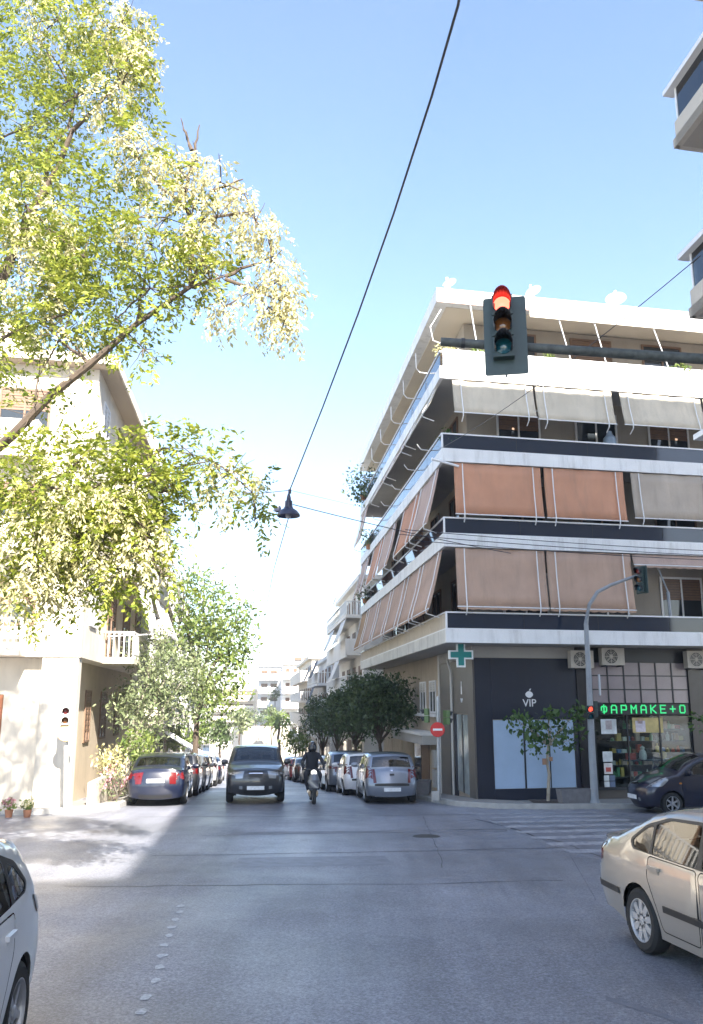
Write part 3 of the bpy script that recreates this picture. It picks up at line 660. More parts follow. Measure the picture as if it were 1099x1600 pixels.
def car(label, sp, pm, loc, rz, group=None, name='parked_car', detail=True, seat=None, rim='five', gl=None, extra=None):
    root = thing(name, label, 'car', loc, rz, group)
    gl = gl or CARGL
    L, W_, belt = sp['L'], sp['W'], sp['belt']; hw = W_ / 2; Rw = sp['R']; xf, xr = sp['axles']
    segs = []; cont = []
    for nm, pts in sp['contour']:
        c = catmull(pts, 4); segs.append((nm, len(cont) - (1 if cont else 0), 0)); cont += c[1:] if cont else c; segs[-1] = (nm, segs[-1][1], len(cont) - 1)
    C_ = np.array(cont); SEG = {n: (a, b) for n, a, b in segs}
    tang = np.gradient(C_, axis=0); tang /= np.linalg.norm(tang, axis=1)[:, None]; NO = np.stack([tang[:, 1], -tang[:, 0]], 1)
    xmid = (C_[:, 0].max() + C_[:, 0].min()) / 2; half = (C_[:, 0].max() - C_[:, 0].min()) / 2; tum = sp.get('tum', .30)
    line = [C_[i] for i in range(len(C_))]
    pf, pr_ = sp.get('taper', (.13, .10))
    def Y(P, d):
        x, z = P[:, 0], P[:, 1]
        y = np.full(len(P), hw)
        f = np.clip((x - xmid - half * .35) / (half * .65), 0, 1); y -= hw * pf * f ** 2.2
        f = np.clip((-(x - xmid) - half * .4) / (half * .6), 0, 1); y -= hw * pr_ * f ** 2.2
        zs = belt * .62
        y -= np.where(z < zs, .07 * np.clip((zs - z) / (zs - .15), 0, 1) ** 1.6, np.where(z < belt, .035 * ((z - zs) / (belt - zs)) ** 2, .035 + (z - belt) * tum))
        if sp.get('crease'):
            zc = sp['crease']; y += .014 * np.exp(-((z - zc) / .03) ** 2)
        far = np.clip((np.abs(x - xmid) - half * .72) / (half * .28), 0, 1) * (z < belt + .05)
        r = .09 + .16 * far; q = np.clip(1 - d / r, 0, 1); y -= r * .85 * (1 - np.sqrt(1 - q * q * .999))
        return y
    # bottom outline with wheel arches
    sill = sp['sill']; Ra = Rw * 1.15
    def arch(xa):
        p0 = math.asin((sill - Rw) / Ra); return [np.array([xa + Ra * math.cos(t), Rw + Ra * math.sin(t)]) for t in np.linspace(math.pi - p0, p0, 17)]
    A_r, A_f = arch(xr), arch(xf)
    bottom = [np.array(C_[-1])] + A_r + [A_r[-1] + (A_f[0] - A_r[-1]) * t for t in (.25, .5, .75)] + A_f
    outer = [p for p in line] + bottom[1:]
    V = [tuple(p) for p in outer]; E = [(i, (i + 1) % len(outer)) for i in range(len(outer))]
    polys = {}
    def add_poly(key, poly):
        k = len(V); V.extend(tuple(p) for p in poly); E.extend((k + i, k + (i + 1) % len(poly)) for i in range(len(poly))); polys.setdefault(key, []).append(poly)
    for wpoly in sp['windows']: add_poly('side_window', rounded(wpoly, .045))
    if sp.get('dlo'): add_poly('dlo', rounded(sp['dlo'], .05))
    if detail:
        for dp in sp.get('doors', []):
            p1 = rounded(dp, .05); p2 = shrink(p1, .011); add_poly('gap', p1); add_poly('door', p2)
    if sp.get('cladding'):
        for cp in sp['cladding']: add_poly('cladding', cp)
    g = np.array([(x, z) for x in np.arange(C_[:, 0].min(), C_[:, 0].max(), .085) for z in np.arange(.16, C_[:, 1].max(), .07)])
    g = g[in_poly(g, outer)]; dd = poly_dist(g, outer + [outer[0]]); g = g[dd > .03]
    V.extend(map(tuple, g))
    for off in (.018, .045, .08, .14):
        q = C_ - NO * off; q = q[in_poly(q, outer)]; q = q[poly_dist(q, line) > off * .8]; V.extend(map(tuple, q))
    vs, es, fs, *_ = delaunay_2d_cdt([Vector(v) for v in V], E, [], 0, 1e-5)
    P = np.array([(v.x, v.y) for v in vs]); d = poly_dist(P, line); yy = Y(P, d)
    Fc = np.array([f for f in fs]); cen = P[Fc].mean(axis=1); keep = in_poly(cen, outer)
    kind = np.array(['body'] * len(Fc), dtype=object)
    def mark(key, val):
        for i, poly in enumerate(polys.get(key, [])):
            kind[in_poly(cen, poly)] = val if key not in ('door',) else 'door%d' % i
    mark('gap', 'gap'); mark('door', 'door'); mark('cladding', 'cladding'); mark('dlo', 'trim')
    for i, poly in enumerate(polys.get('side_window', [])): kind[in_poly(cen, poly)] = 'win%d' % i
    parts = {}
    for f, k, kp in zip(Fc, kind, keep):
        if kp: parts.setdefault(k, []).append(f)
    def side_mb(keys, sgn, off=0.):
        mb = MB()
        for k in keys:
            for f in parts.get(k, []):
                p = [(P[i][0], sgn * (yy[i] + off), P[i][1]) for i in f]
                a, b, c = P[f[0]], P[f[1]], P[f[2]]; area = (b[0] - a[0]) * (c[1] - a[1]) - (b[1] - a[1]) * (c[0] - a[0])
                if (area > 0) == (sgn > 0): p = p[::-1]
                mb.add(p, [(0, 1, 2)])
        return mb
    # transverse strip: bonnet, screens, roof, ends
    n_s = len(C_); dz = poly_dist(C_, [C_[0] - 9, C_[0] - 9.1]); ye = Y(C_, np.zeros(n_s))
    VR = [-1, -.965, -.92, -.86, -.7, -.5, -.25, 0, .25, .5, .7, .86, .92, .965, 1]
    crown = np.zeros(n_s)
    CR = {'bumper_f': .10, 'hood': .045, 'windscreen': .085, 'roof': .04, 'rear_window': .07, 'trunk': .03, 'tail': .09}
    for nm, a, b in segs: crown[a:b + 1] = np.maximum(crown[a:b + 1], CR.get(nm, .04)) if nm != 'hood' else .045
    crown = np.convolve(np.pad(crown, 2, mode='edge'), np.ones(5) / 5, mode='valid')
    def SP(i, v, off=0.):                             # i: float index along the contour, v: -1..1 across
        i = min(max(i, 0), n_s - 1); a = int(min(i, n_s - 2)); t = i - a
        c = C_[a] * (1 - t) + C_[a + 1] * t; n_ = NO[a] * (1 - t) + NO[a + 1] * t; y = ye[a] * (1 - t) + ye[a + 1] * t; cr = crown[a] * (1 - t) + crown[a + 1] * t
        c = c + n_ * (cr * (1 - abs(v) ** 2.4) - cr * 0 + off); return (c[0], v * y, c[1])
    body = side_mb(['body'], 1); b2 = side_mb(['body'], -1); body.add(b2.v, b2.f); gaps = MB(); sw = {}
    for nm, a, b in segs:
        glassy = nm in ('windscreen', 'rear_window'); gmb = MB(); rim_ = MB()
        for i in range(a, b):
            for v0, v1 in zip(VR, VR[1:]):
                vm = abs(v0 + v1) / 2; q = [SP(i, v0), SP(i + 1, v0), SP(i + 1, v1), SP(i, v1)]
                inner = glassy and vm < .92 and a + (b > a + 3) <= i < b - (1 if nm == 'rear_window' else 0)
                (gmb if inner else body).add(q, [(0, 3, 2, 1)])
        if glassy: gmb.build('windscreen' if nm == 'windscreen' else 'rear_window', gl, root, world=False, smooth=True, weld=True)
    bo = body.build('body', pm, root, world=False, smooth=True, weld=True, ang=42)
    if detail:
        for i in range(len(sp.get('doors', []))):
            for sgn in (1, -1):
                dmb = side_mb(['door%d' % i], sgn); do = dmb.build('door', pm, root, world=False, smooth=True, weld=True)
                hx, hz = sp['handles'][i]; q = Y(np.array([[hx, hz]]), np.array([.5]))[0]
                h = MB(); h.box((hx, sgn * (q + .012), hz), (.20, .035, .035)); h.box((hx + .0, sgn * (q + .002), hz - .025), (.15, .012, .05)); h.build('door_handle', pm if sp.get('bodyhandle', True) else TRIMB, do, world=False)
        gm = side_mb(['gap'], 1, -.012); g2 = side_mb(['gap'], -1, -.012); gm.add(g2.v, g2.f); gm.build('door_seal', TRIMB, root, world=False)
    for sgn in (1, -1):
        tm = side_mb(['trim'], sgn)
        if tm.f: tm.build('window_trim', TRIMB, root, world=False, smooth=True, weld=True)
        tm = side_mb(['cladding'], sgn)
        if tm.f: tm.build('sill_cladding', TRIMB, root, world=False, smooth=True, weld=True)
    for i in range(len(sp['windows'])):
        for sgn in (1, -1): side_mb(['win%d' % i], sgn, -.006).build('side_window', gl, root, world=False, smooth=True, weld=True)
    # underside, wheel arches, cabin
    u = MB(); zf = sill + .02
    u.box(((xf + xr) / 2, 0, zf + .05), (xf - xr - 2 * Ra, W_ - .16, .1)); u.box((xmid, 0, zf + .12), (half * 2 - .5, W_ - .62, .2)); u.box((xmid + .1, 0, belt * .62), (half * 2 - 1.1, W_ - .62, .12))
    u.box((xf + Ra + .12, 0, belt * .5), (.1, W_ - .6, belt * .5)); u.box((xr - Ra - .05, 0, belt * .5), (.1, W_ - .6, belt * .5))
    for xa in (xf, xr):
        for sgn in (1, -1):
            pts = [(Ra * math.cos(t), Ra * math.sin(t)) for t in np.linspace(-.35, math.pi + .35, 15)]
            for (a, b), (c, e) in zip(pts, pts[1:]):
                u.quad((xa + a, sgn * (hw - .06), Rw + b), (xa + c, sgn * (hw - .06), Rw + e), (xa + c, sgn * (hw - .34), Rw + e), (xa + a, sgn * (hw - .34), Rw + b))
            u.quad((xa - Ra, sgn * (hw - .34), sill), (xa + Ra, sgn * (hw - .34), sill), (xa + Ra, sgn * (hw - .34), Rw + Ra), (xa - Ra, sgn * (hw - .34), Rw + Ra))
    u.build('underbody', UNDER, root, world=False)
    if detail:
        s_ = MB(); zt = belt * .62 - .12; xs0 = sp.get('seatx', .15)
        for x in (xs0, xs0 - .95):
            for y in (-.36, .36):
                s_.box((x, y, zt + .03), (.5, .48, .16)); s_.box((x - .3, y, zt + .32), (.14, .48, .62), M=Matrix.Rotation(-.22, 4, 'Y')); s_.box((x - .40, y, zt + .72), (.09, .26, .17), M=Matrix.Rotation(-.2, 4, 'Y'))
        s_.build('seats', seat or SEATM, root, world=False)['kind'] = 'stuff'
        s_ = MB(); s_.box((xs0 + .78, 0, belt - .08), (.3, W_ - .34, .2)); 
        s_.lathe([(.17, -.015), (.19, 0), (.17, .015)], Matrix.Translation((xs0 + .55, .36, belt + .02)) @ Matrix.Rotation(-1.1, 4, 'Y'), 14); s_.build('dashboard', TRIMB, root, world=False)
    ty, rm, di = wheel_meshes(Rw, rim)
    for xa in (xf, xr):
        for sgn in (1, -1):
            ya = float(Y(np.array([[xa, sill + .3]]), np.array([.5]))[0]) - .115
            wo = bpy.data.objects.new('wheel', rm); COL.objects.link(wo); wo.parent = root; wo.location = (xa, sgn * ya, Rw); wo.rotation_euler = (-sgn * math.pi / 2, .3 + xa, 0)
            share(ty, 'tyre', wo); share(di, 'recess_shade_disc', wo)
    # lamps, plates, grille, mirrors
    def lamp(nm, mm, sidepoly=None, strip=None, off=.008, both=True, parent=root):
        for sgn in ((1, -1) if both else (1,)):
            mb = MB()
            if sidepoly is not None:
                pl = rounded(sidepoly, .03, 2); k0 = len(pl)
                inn = [p for p in np.array([(x, z) for x in np.arange(min(p[0] for p in pl), max(p[0] for p in pl), .05) for z in np.arange(min(p[1] for p in pl), max(p[1] for p in pl), .05)])]
                q = np.array(inn) if inn else np.zeros((0, 2)); q = q[in_poly(q, pl) & (poly_dist(q, pl + [pl[0]]) > .012)] if len(q) else q
                nl = k0 + len(q); vv, ee, ff, *_ = delaunay_2d_cdt([Vector(p) for p in pl] + [Vector(p) for p in q] + [Vector(p) for p in line], [(i, (i + 1) % k0) for i in range(k0)] + [(nl + i, nl + i + 1) for i in range(len(line) - 1)], [], 0, 1e-5)
                PP = np.array([(v.x, v.y) for v in vv]); PP_d = poly_dist(PP, line); y_ = Y(PP, PP_d)
                okk = [f for f in ff if in_poly(PP[list(f)].mean(axis=0)[None], pl)[0] and in_poly(PP[list(f)].mean(axis=0)[None], outer)[0]]
                mb.add([(p[0], sgn * (y + off), p[1]) for p, y in zip(PP, y_)], okk)
                mb.add([(p[0], sgn * (y - .01), p[1]) for p, y in zip(PP, y_)], okk)
            if strip is not None:
                sg_, u0, u1, v0, v1 = strip; a, b = SEG[sg_]; n1, n2 = 5, 6
                v0b, v1b = (v0, v1) if not isinstance(v0, tuple) else (None, None)
                for lay in (off, -.01):
                    base = len(mb.v)
                    for r in range(n1 + 1):
                        ur = r / n1
                        va, vb = (v0, v1) if v0b is not None else (v0[0] + (v0[1] - v0[0]) * ur, v1[0] + (v1[1] - v1[0]) * ur)
                        for c in range(n2 + 1): mb.v.append(SP(a + (b - a) * (u0 + (u1 - u0) * ur), sgn * (va + (vb - va) * c / n2), lay))
                    for r in range(n1):
                        for c in range(n2):
                            q = base + r * (n2 + 1) + c; mb.f.append((q, q + 1, q + n2 + 2, q + n2 + 1))
            mb.build(nm, mm, parent, world=False, smooth=True)
    for ln in sp['lamps']: lamp(*ln[:2], **ln[2])
    def plate(sg_, u, front):
        a, b = SEG[sg_]; p = SP(a + (b - a) * u, 0, .012); mb = MB(); mb.box(p, (.016, .52, .11)); mb.build('number_plate', PLATE, root, world=False)
    plate('bumper_f', sp['plates'][0], True); plate('tail', sp['plates'][1], False)
    for st in sp.get('strips', []): lamp(st[0], st[1], strip=st[2], off=st[3] if len(st) > 3 else .006, both=False)
    mx, mz = sp['mirror']; q = float(Y(np.array([[mx, mz]]), np.array([.5]))[0])
    for sgn in (1, -1):
        mb = MB(); mb.lathe([(0, -.12), (.05, -.11), (.075, -.04), (.08, .03), (.07, .09), (0, .11)], Matrix.Translation((mx, sgn * (q + .13), mz + .05)) @ Matrix.Rotation(math.pi / 2, 4, 'X') @ Matrix.Diagonal((.9, 1.05, 1, 1)), 10); mb.box((mx, sgn * (q + .02), mz), (.07, .1, .04)); mb.build('wing_mirror', sp.get('mirmat') or pm, root, world=False, smooth=True)
    if sp.get('bars'):
        for poly, mm in sp['bars']:
            for sgn in (1, -1):
                pl = [np.array(p) for p in poly]; n = 14; mb = MB(); z0_, z1_ = poly[0][1], poly[1][1]
                xs = np.linspace(poly[0][0], poly[2][0], n); lo = [(x, sgn * (float(Y(np.array([[x, z0_]]), poly_dist(np.array([[x, z0_]]), line))[0]) + .012), z0_) for x in xs]; hi = [(x, sgn * (float(Y(np.array([[x, z1_]]), poly_dist(np.array([[x, z1_]]), line))[0]) + .012), z1_) for x in xs]
                li = [(p[0], p[1] - sgn * .03, p[2]) for p in lo]; hi2 = [(p[0], p[1] - sgn * .03, p[2]) for p in hi]
                for i in range(n - 1): mb.quad(lo[i], lo[i + 1], hi[i + 1], hi[i]); mb.quad(li[i], li[i + 1], lo[i + 1], lo[i]); mb.quad(hi[i], hi[i + 1], hi2[i + 1], hi2[i])
                mb.build('rub_strip', mm, root, world=False)
    if extra: extra(root, SP, SEG, Y)
    return root

SEDAN = dict(L=4.57, W=1.77, belt=.97, R=.317, axles=(1.36, -1.22), sill=.22, seatx=.25, taper=(.15, .10), crease=.90,
    contour=[('bumper_f', [(2.16, .20), (2.25, .36), (2.28, .5), (2.24, .64), (2.12, .76)]), ('hood', [(2.12, .76), (1.7, .88), (1.08, .975)]), ('windscreen', [(1.08, .975), (.7, 1.2), (.28, 1.41)]),
             ('roof', [(.28, 1.41), (-.2, 1.462), (-.7, 1.44), (-1.08, 1.37)]), ('rear_window', [(-1.08, 1.37), (-1.45, 1.21), (-1.78, 1.08)]), ('trunk', [(-1.78, 1.08), (-2.0, 1.055), (-2.17, 1.03)]),
             ('tail', [(-2.17, 1.03), (-2.235, .86), (-2.285, .62), (-2.27, .42), (-2.19, .24)])],
    dlo=[(.86, .975), (.34, 1.355), (-.2, 1.40), (-.75, 1.375), (-1.12, 1.27), (-1.42, 1.09), (-1.34, 1.0)],
    windows=[[(.72, 1.0), (.34, 1.325), (-.09, 1.365), (-.09, .995)], [(-.17, .995), (-.17, 1.37), (-.7, 1.352), (-.95, 1.285), (-.95, 1.0)], [(-.99, 1.0), (-.99, 1.275), (-1.12, 1.235), (-1.36, 1.09), (-1.31, 1.02)]],
    doors=[[(.92, .30), (.95, .96), (.84, .99), (-.12, .975), (-.14, .30)], [(-.16, .30), (-.15, .975), (-1.0, .985), (-1.02, .78), (-.86, .52), (-.80, .30)]], handles=[(.05, .86), (-.86, .88)],
    lamps=[('headlight', CLEARL, dict(sidepoly=[(2.4, .60), (2.2, .74), (1.78, .80), (1.85, .66)], strip=('bumper_f', .58, .92, (.60, .52), (1., 1.)))), ('tail_light', REDL, dict(sidepoly=[(-2.4, .74), (-2.35, .97), (-1.98, .98), (-2.05, .78)], strip=('tail', .12, .50, (.70, .74), (1., 1.))))],
    plates=(.42, .52), mirror=(.72, .98), bars=[([(.8, .50), (.8, .56), (-.72, .56)], TRIMB), ([(-1.62, .50), (-1.62, .56), (-2.2, .56)], TRIMB), ([(2.1, .5), (2.1, .56), (1.76, .56)], TRIMB)],
    strips=[('grille', TRIMB, ('bumper_f', .60, .88, -.42, .42)), ('rear_bumper_strip', TRIMB, ('tail', .60, .66, -.93, .93))])
SEDANB = dict(SEDAN, bars=[], belt=.96, strips=[('grille', TRIMB, ('bumper_f', .60, .88, -.42, .42)), ('rear_panel', TRIMB, ('tail', .82, .97, -.85, .85), .004)], crease=.86,
    lamps=[SEDAN['lamps'][0], ('tail_light', REDL, dict(sidepoly=[(-2.4, .74), (-2.4, .97), (-2.05, .98), (-2.1, .76)], strip=('tail', .12, .48, (.62, .70), (1., 1.))))], plates=(.42, .40))
SUV = dict(L=4.74, W=1.85, belt=1.09, R=.365, axles=(1.42, -1.30), sill=.32, seatx=.1, tum=.26, taper=(.12, .09),
    contour=[('bumper_f', [(2.2, .30), (2.32, .45), (2.36, .62), (2.33, .82), (2.2, .97)]), ('hood', [(2.2, .97), (1.75, 1.08), (1.1, 1.15)]), ('windscreen', [(1.1, 1.15), (.78, 1.38), (.42, 1.6)]),
             ('roof', [(.42, 1.6), (-.1, 1.68), (-.9, 1.67), (-1.7, 1.58)]), ('rear_window', [(-1.7, 1.58), (-1.98, 1.36), (-2.2, 1.13)]), ('tail', [(-2.2, 1.13), (-2.3, .95), (-2.36, .7), (-2.34, .5), (-2.24, .32)])],
    dlo=[(.9, 1.11), (.46, 1.53), (-.1, 1.60), (-.95, 1.58), (-1.55, 1.5), (-1.95, 1.2), (-1.8, 1.13)],
    windows=[[(.78, 1.14), (.46, 1.49), (-.05, 1.565), (-.05, 1.13)], [(-.13, 1.13), (-.13, 1.565), (-.95, 1.55), (-1.05, 1.14)], [(-1.12, 1.14), (-1.03, 1.54), (-1.5, 1.475), (-1.83, 1.2), (-1.78, 1.15)]],
    doors=[[(.98, .42), (1.0, 1.08), (-.08, 1.11), (-.1, .42)], [(-.12, .42), (-.11, 1.11), (-1.1, 1.12), (-1.0, .85), (-.82, .6), (-.78, .42)]], handles=[(.08, .97), (-.9, .99)],
    lamps=[('headlight', CLEARL, dict(sidepoly=[(2.5, .80), (2.3, .93), (1.72, 1.0), (1.85, .84)], strip=('bumper_f', .64, .90, (.66, .54), (1., 1.)))), ('fog_lamp', CLEARL, dict(strip=('bumper_f', .26, .38, .66, .82))), ('tail_light', REDL, dict(sidepoly=[(-2.5, .86), (-2.4, 1.1), (-1.95, 1.1), (-2.02, .9)], strip=('tail', .04, .42, .66, 1.)))],
    plates=(.33, .46), mirror=(.78, 1.14), cladding=[],
    strips=[('grille', TRIMB, ('bumper_f', .66, .90, (-.30, -.40), (.30, .40)), .010), ('grille_chrome', CHROME, ('bumper_f', .905, .925, -.38, .38), .016), ('grille_bar', CHROME, ('bumper_f', .76, .79, -.34, .34), .018), ('lower_intake', TRIMB, ('bumper_f', .10, .24, -.6, .6), .008), ('rear_bumper_pad', TRIMB, ('tail', .68, .85, -.8, .8))])
HATCH = dict(L=3.86, W=1.66, belt=.98, R=.29, axles=(1.2, -1.26), sill=.21, seatx=.05, tum=.25, taper=(.14, .07),
    contour=[('bumper_f', [(1.8, .20), (1.9, .36), (1.93, .5), (1.88, .66), (1.76, .80)]), ('hood', [(1.76, .80), (1.4, .93), (1.02, 1.0)]), ('windscreen', [(1.02, 1.0), (.65, 1.24), (.28, 1.42)]),
             ('roof', [(.28, 1.42), (-.3, 1.475), (-.95, 1.46), (-1.55, 1.40)]), ('rear_window', [(-1.55, 1.40), (-1.66, 1.20), (-1.74, 1.0)]), ('tail', [(-1.74, 1.0), (-1.84, .84), (-1.93, .58), (-1.92, .4), (-1.85, .23)])],
    dlo=[(.86, 1.0), (.36, 1.36), (-.3, 1.41), (-1.0, 1.39), (-1.42, 1.33), (-1.5, 1.08), (-1.4, 1.02)],
    windows=[[(.74, 1.02), (.36, 1.325), (-.22, 1.375), (-.22, 1.015)], [(-.3, 1.015), (-.3, 1.38), (-.98, 1.36), (-1.05, 1.03)], [(-1.12, 1.04), (-1.06, 1.355), (-1.37, 1.30), (-1.43, 1.09)]],
    doors=[[(.92, .30), (.93, .98), (-.24, .995), (-.27, .30)], [(-.29, .30), (-.26, .995), (-1.08, 1.0), (-1.04, .75), (-.86, .52), (-.82, .30)]], handles=[(-.1, .88), (-.93, .9)],
    lamps=[('headlight', CLEARL, dict(sidepoly=[(2.1, .66), (1.9, .80), (1.4, .88), (1.5, .70)], strip=('bumper_f', .58, .95, .55, 1.))), ('tail_light', REDL, dict(sidepoly=[(-2.1, .72), (-2.0, .98), (-1.9, 1.10), (-1.58, 1.10), (-1.62, .95), (-1.70, .72)], strip=('tail', .0, .48, (.88, .84), (1., 1.))))],
    plates=(.42, .70), mirror=(.72, 1.02), bodyhandle=True,
    strips=[('grille', TRIMB, ('bumper_f', .60, .86, -.4, .4)), ('rear_bumper_strip', TRIMB, ('tail', .50, .58, -.94, .94), .01), ('tailgate_handle', TRIMB, ('tail', .26, .31, -.12, .12), .02), ('emblem', CHROME, ('tail', .10, .17, -.05, .05), .012)])
MICRA = dict(L=3.72, W=1.66, belt=1.0, R=.295, axles=(1.18, -1.25), sill=.21, seatx=.05, tum=.30, taper=(.20, .14),
    contour=[('bumper_f', [(1.72, .20), (1.82, .34), (1.86, .5), (1.82, .66), (1.70, .78)]), ('hood', [(1.70, .78), (1.45, .92), (1.2, 1.0), (.98, 1.05)]), ('windscreen', [(.98, 1.05), (.6, 1.31), (.18, 1.49)]),
             ('roof', [(.18, 1.49), (-.3, 1.54), (-.8, 1.51), (-1.25, 1.42)]), ('rear_window', [(-1.25, 1.42), (-1.5, 1.22), (-1.68, 1.0)]), ('tail', [(-1.68, 1.0), (-1.8, .8), (-1.86, .55), (-1.84, .38), (-1.76, .22)])],
    dlo=[(.84, 1.03), (.5, 1.31), (.1, 1.43), (-.4, 1.47), (-.9, 1.43), (-1.22, 1.28), (-1.4, 1.08), (-1.3, 1.03)],
    windows=[[(.76, 1.05), (.46, 1.27), (.1, 1.395), (-.24, 1.43), (-.24, 1.04)], [(-.32, 1.04), (-.32, 1.435), (-.88, 1.40), (-1.15, 1.26), (-1.32, 1.09), (-1.27, 1.05)]],
    doors=[[(.88, .30), (.92, .98), (.86, 1.01), (-.26, 1.015), (-.28, .30)], [(-.30, .30), (-.28, 1.015), (-1.2, 1.02), (-1.1, .78), (-.9, .52), (-.86, .30)]], handles=[(-.1, .90), (-.95, .92)],
    lamps=[('headlight', CLEARL, dict(sidepoly=[(1.9, .68), (1.7, .90), (1.32, 1.05), (1.26, .90), (1.45, .74)], strip=('hood', .02, .42, (.66, .80), (1., 1.)), off=.014)), ('fog_lamp', CLEARL, dict(strip=('bumper_f', .28, .40, .62, .78))), ('indicator', AMBL, dict(sidepoly=[(.98, .80), (.98, .84), (.90, .84), (.90, .80)])), ('tail_light', REDL, dict(sidepoly=[(-1.82, .72), (-1.72, .95), (-1.56, 1.02), (-1.6, .76)], strip=('tail', .02, .4, .75, .99)))],
    plates=(.42, .5), mirror=(.72, 1.05), strips=[('grille', TRIMB, ('bumper_f', .14, .28, -.5, .5)), ('upper_grille', CHROME, ('bumper_f', .80, .90, -.42, .42), .006), ('emblem', CHROME, ('bumper_f', .84, .98, -.06, .06), .014)])
CROSS = dict(SUV, L=4.37, W=1.81, belt=1.02, R=.34, axles=(1.32, -1.30), sill=.28, tum=.30, taper=(.14, .12),
    contour=[('bumper_f', [(2.04, .26), (2.14, .4), (2.18, .56), (2.14, .76), (2.02, .9)]), ('hood', [(2.02, .9), (1.6, 1.02), (1.1, 1.07)]), ('windscreen', [(1.1, 1.07), (.75, 1.32), (.35, 1.53)]),
             ('roof', [(.35, 1.53), (-.15, 1.60), (-.8, 1.585), (-1.55, 1.48)]), ('rear_window', [(-1.55, 1.48), (-1.8, 1.30), (-1.99, 1.08)]), ('tail', [(-1.99, 1.08), (-2.1, .95), (-2.18, .66), (-2.16, .46), (-2.08, .28)])],
    dlo=[(.92, 1.06), (.42, 1.46), (-.15, 1.53), (-.85, 1.50), (-1.35, 1.36), (-1.62, 1.17), (-1.5, 1.11)],
    windows=[[(.8, 1.08), (.42, 1.42), (-.1, 1.49), (-.1, 1.07)], [(-.18, 1.07), (-.18, 1.495), (-.85, 1.465), (-1.05, 1.40), (-1.08, 1.1)], [(-1.15, 1.11), (-1.12, 1.385), (-1.33, 1.32), (-1.56, 1.165), (-1.5, 1.13)]],
    doors=[[(.94, .38), (.96, 1.02), (-.12, 1.05), (-.14, .38)], [(-.16, .38), (-.15, 1.05), (-1.1, 1.06), (-1.02, .82), (-.84, .58), (-.80, .38)]], handles=[(.03, .92), (-.92, .94)],
    lamps=[('headlight', CLEARL, dict(sidepoly=[(2.03, .74), (1.93, .87), (1.6, .95), (1.7, .78)], strip=('bumper_f', .60, .95, .5, .99))), ('tail_light', REDL, dict(sidepoly=[(-2.4, .86), (-2.3, 1.06), (-1.72, 1.04), (-1.82, .9)], strip=('tail', .04, .4, .66, 1.)))],
    plates=(.4, .4), mirror=(.78, 1.08), strips=[('rear_bumper_pad', TRIMB, ('tail', .72, .98, -.9, .9))], cladding=[[(1.9, .22), (1.9, .36), (1.78, .36), (1.78, .22)]])
def yaw(d): return math.atan2(d[1], d[0])
def place(spec, x, y): return (x, y, gz(y))
P_BEIGE = paint('champagne_paint', (.35, .325, .285), .45); P_NAVY = paint('navy_paint', (.005, .007, .024)); P_DGREY = paint('dark_graphite_paint', (.035, .037, .042), .3)
P_SILV = paint('silver_blue_paint', (.20, .225, .27), .5); P_WHT = paint('white_car_paint', (.72, .73, .74)); P_BLUE = paint('dark_blue_paint', (.004, .007, .022), .1); P_BLK = paint('black_car_paint', (.010, .010, .012)); P_RED = paint('red_car_paint', (.22, .015, .015)); P_GR2 = paint('mid_grey_paint', (.17, .175, .18), .4)
def heading(az): return math.atan2(math.cos(R(az)), math.sin(R(az)))        # compass bearing from +Y -> rotation of a car whose nose is +x
def on_street(s, t, dz=0): x, y = ST(s, t); return (x, y, gz(y) + dz)
def tilted(o, nose_away):                                                     # lay a car on the slope of the street
    y = o.location.y; sl_ = math.atan((gz(y + 1) - gz(y - 1)) / 2); o.rotation_euler = (0, -sl_ if nose_away else sl_, o.rotation_euler.z)
    return o
SA = math.degrees(math.atan2(D1[0], D1[1]))                                  # bearing of the street
# foreground
c = car('champagne beige saloon parked at the near right kerb, rear end towards the crossing', SEDAN, P_BEIGE, (4.08, 8.62, gz(8.6)), heading(180 + SA - 5.5), seat=SEATB, rim='hub')
c = car('white crossover cut off by the left edge of the view, nearest on the left', CROSS, P_WHT, (-3.15, 5.45, gz(5.5)), heading(180 + SA + 1.), rim='five')
# on the junction and beyond
c = car('dark graphite off-road car driving towards the junction in mid street', SUV, P_DGREY, (-3.16, 29.65, gz(29.65)), heading(180 + SA), name='moving_car', rim='five'); tilted(c, False)
c = car('silver blue small hatchback, first of the right-hand row, red upright tail lamps', HATCH, P_SILV, (1.08, 29.5, gz(29.5)), heading(SA + 1.5), rim='hub'); tilted(c, True)
c = car('navy round-eyed small car parked before the pharmacy window', MICRA, P_NAVY, (9.72, 25.35, gz(25.3)), heading(-98), rim='six')
c = car('dark blue saloon, first of the left-hand row, seen from behind', SEDANB, P_BLUE, (-6.05, 28.95, gz(28.95)), heading(SA), rim='five'); tilted(c, True)
ROWL = 'cars parked along the left kerb'; ROWR = 'cars parked along the right kerb'
left_row = [(33.6, HATCH, P_DGREY, 'dark grey hatchback, second in the left-hand row behind the blue saloon'), (38.3, SEDANB, P_GR2, 'mid grey saloon, third in the left-hand row'), (43.1, HATCH, P_BLK, 'black hatchback, fourth in the left-hand row'), (47.6, CROSS, P_WHT, 'white crossover, fifth in the left-hand row'), (52.6, SEDANB, P_BLUE, 'blue saloon far down the left-hand row'), (58., HATCH, P_SILV, 'silver hatchback, farthest but one in the left-hand row'), (63., HATCH, P_WHT, 'white hatchback at the far end of the left-hand row')]
for s, spc, pm, lb in left_row:
    x, y, z = on_street(s, -2.62 + rnd.uniform(-.1, .1)); c = car(lb, spc, pm, (x, y, z), heading(SA + rnd.uniform(-1, 1)), ROWL, detail=False, rim='five', gl=CARGLD); tilted(c, True)
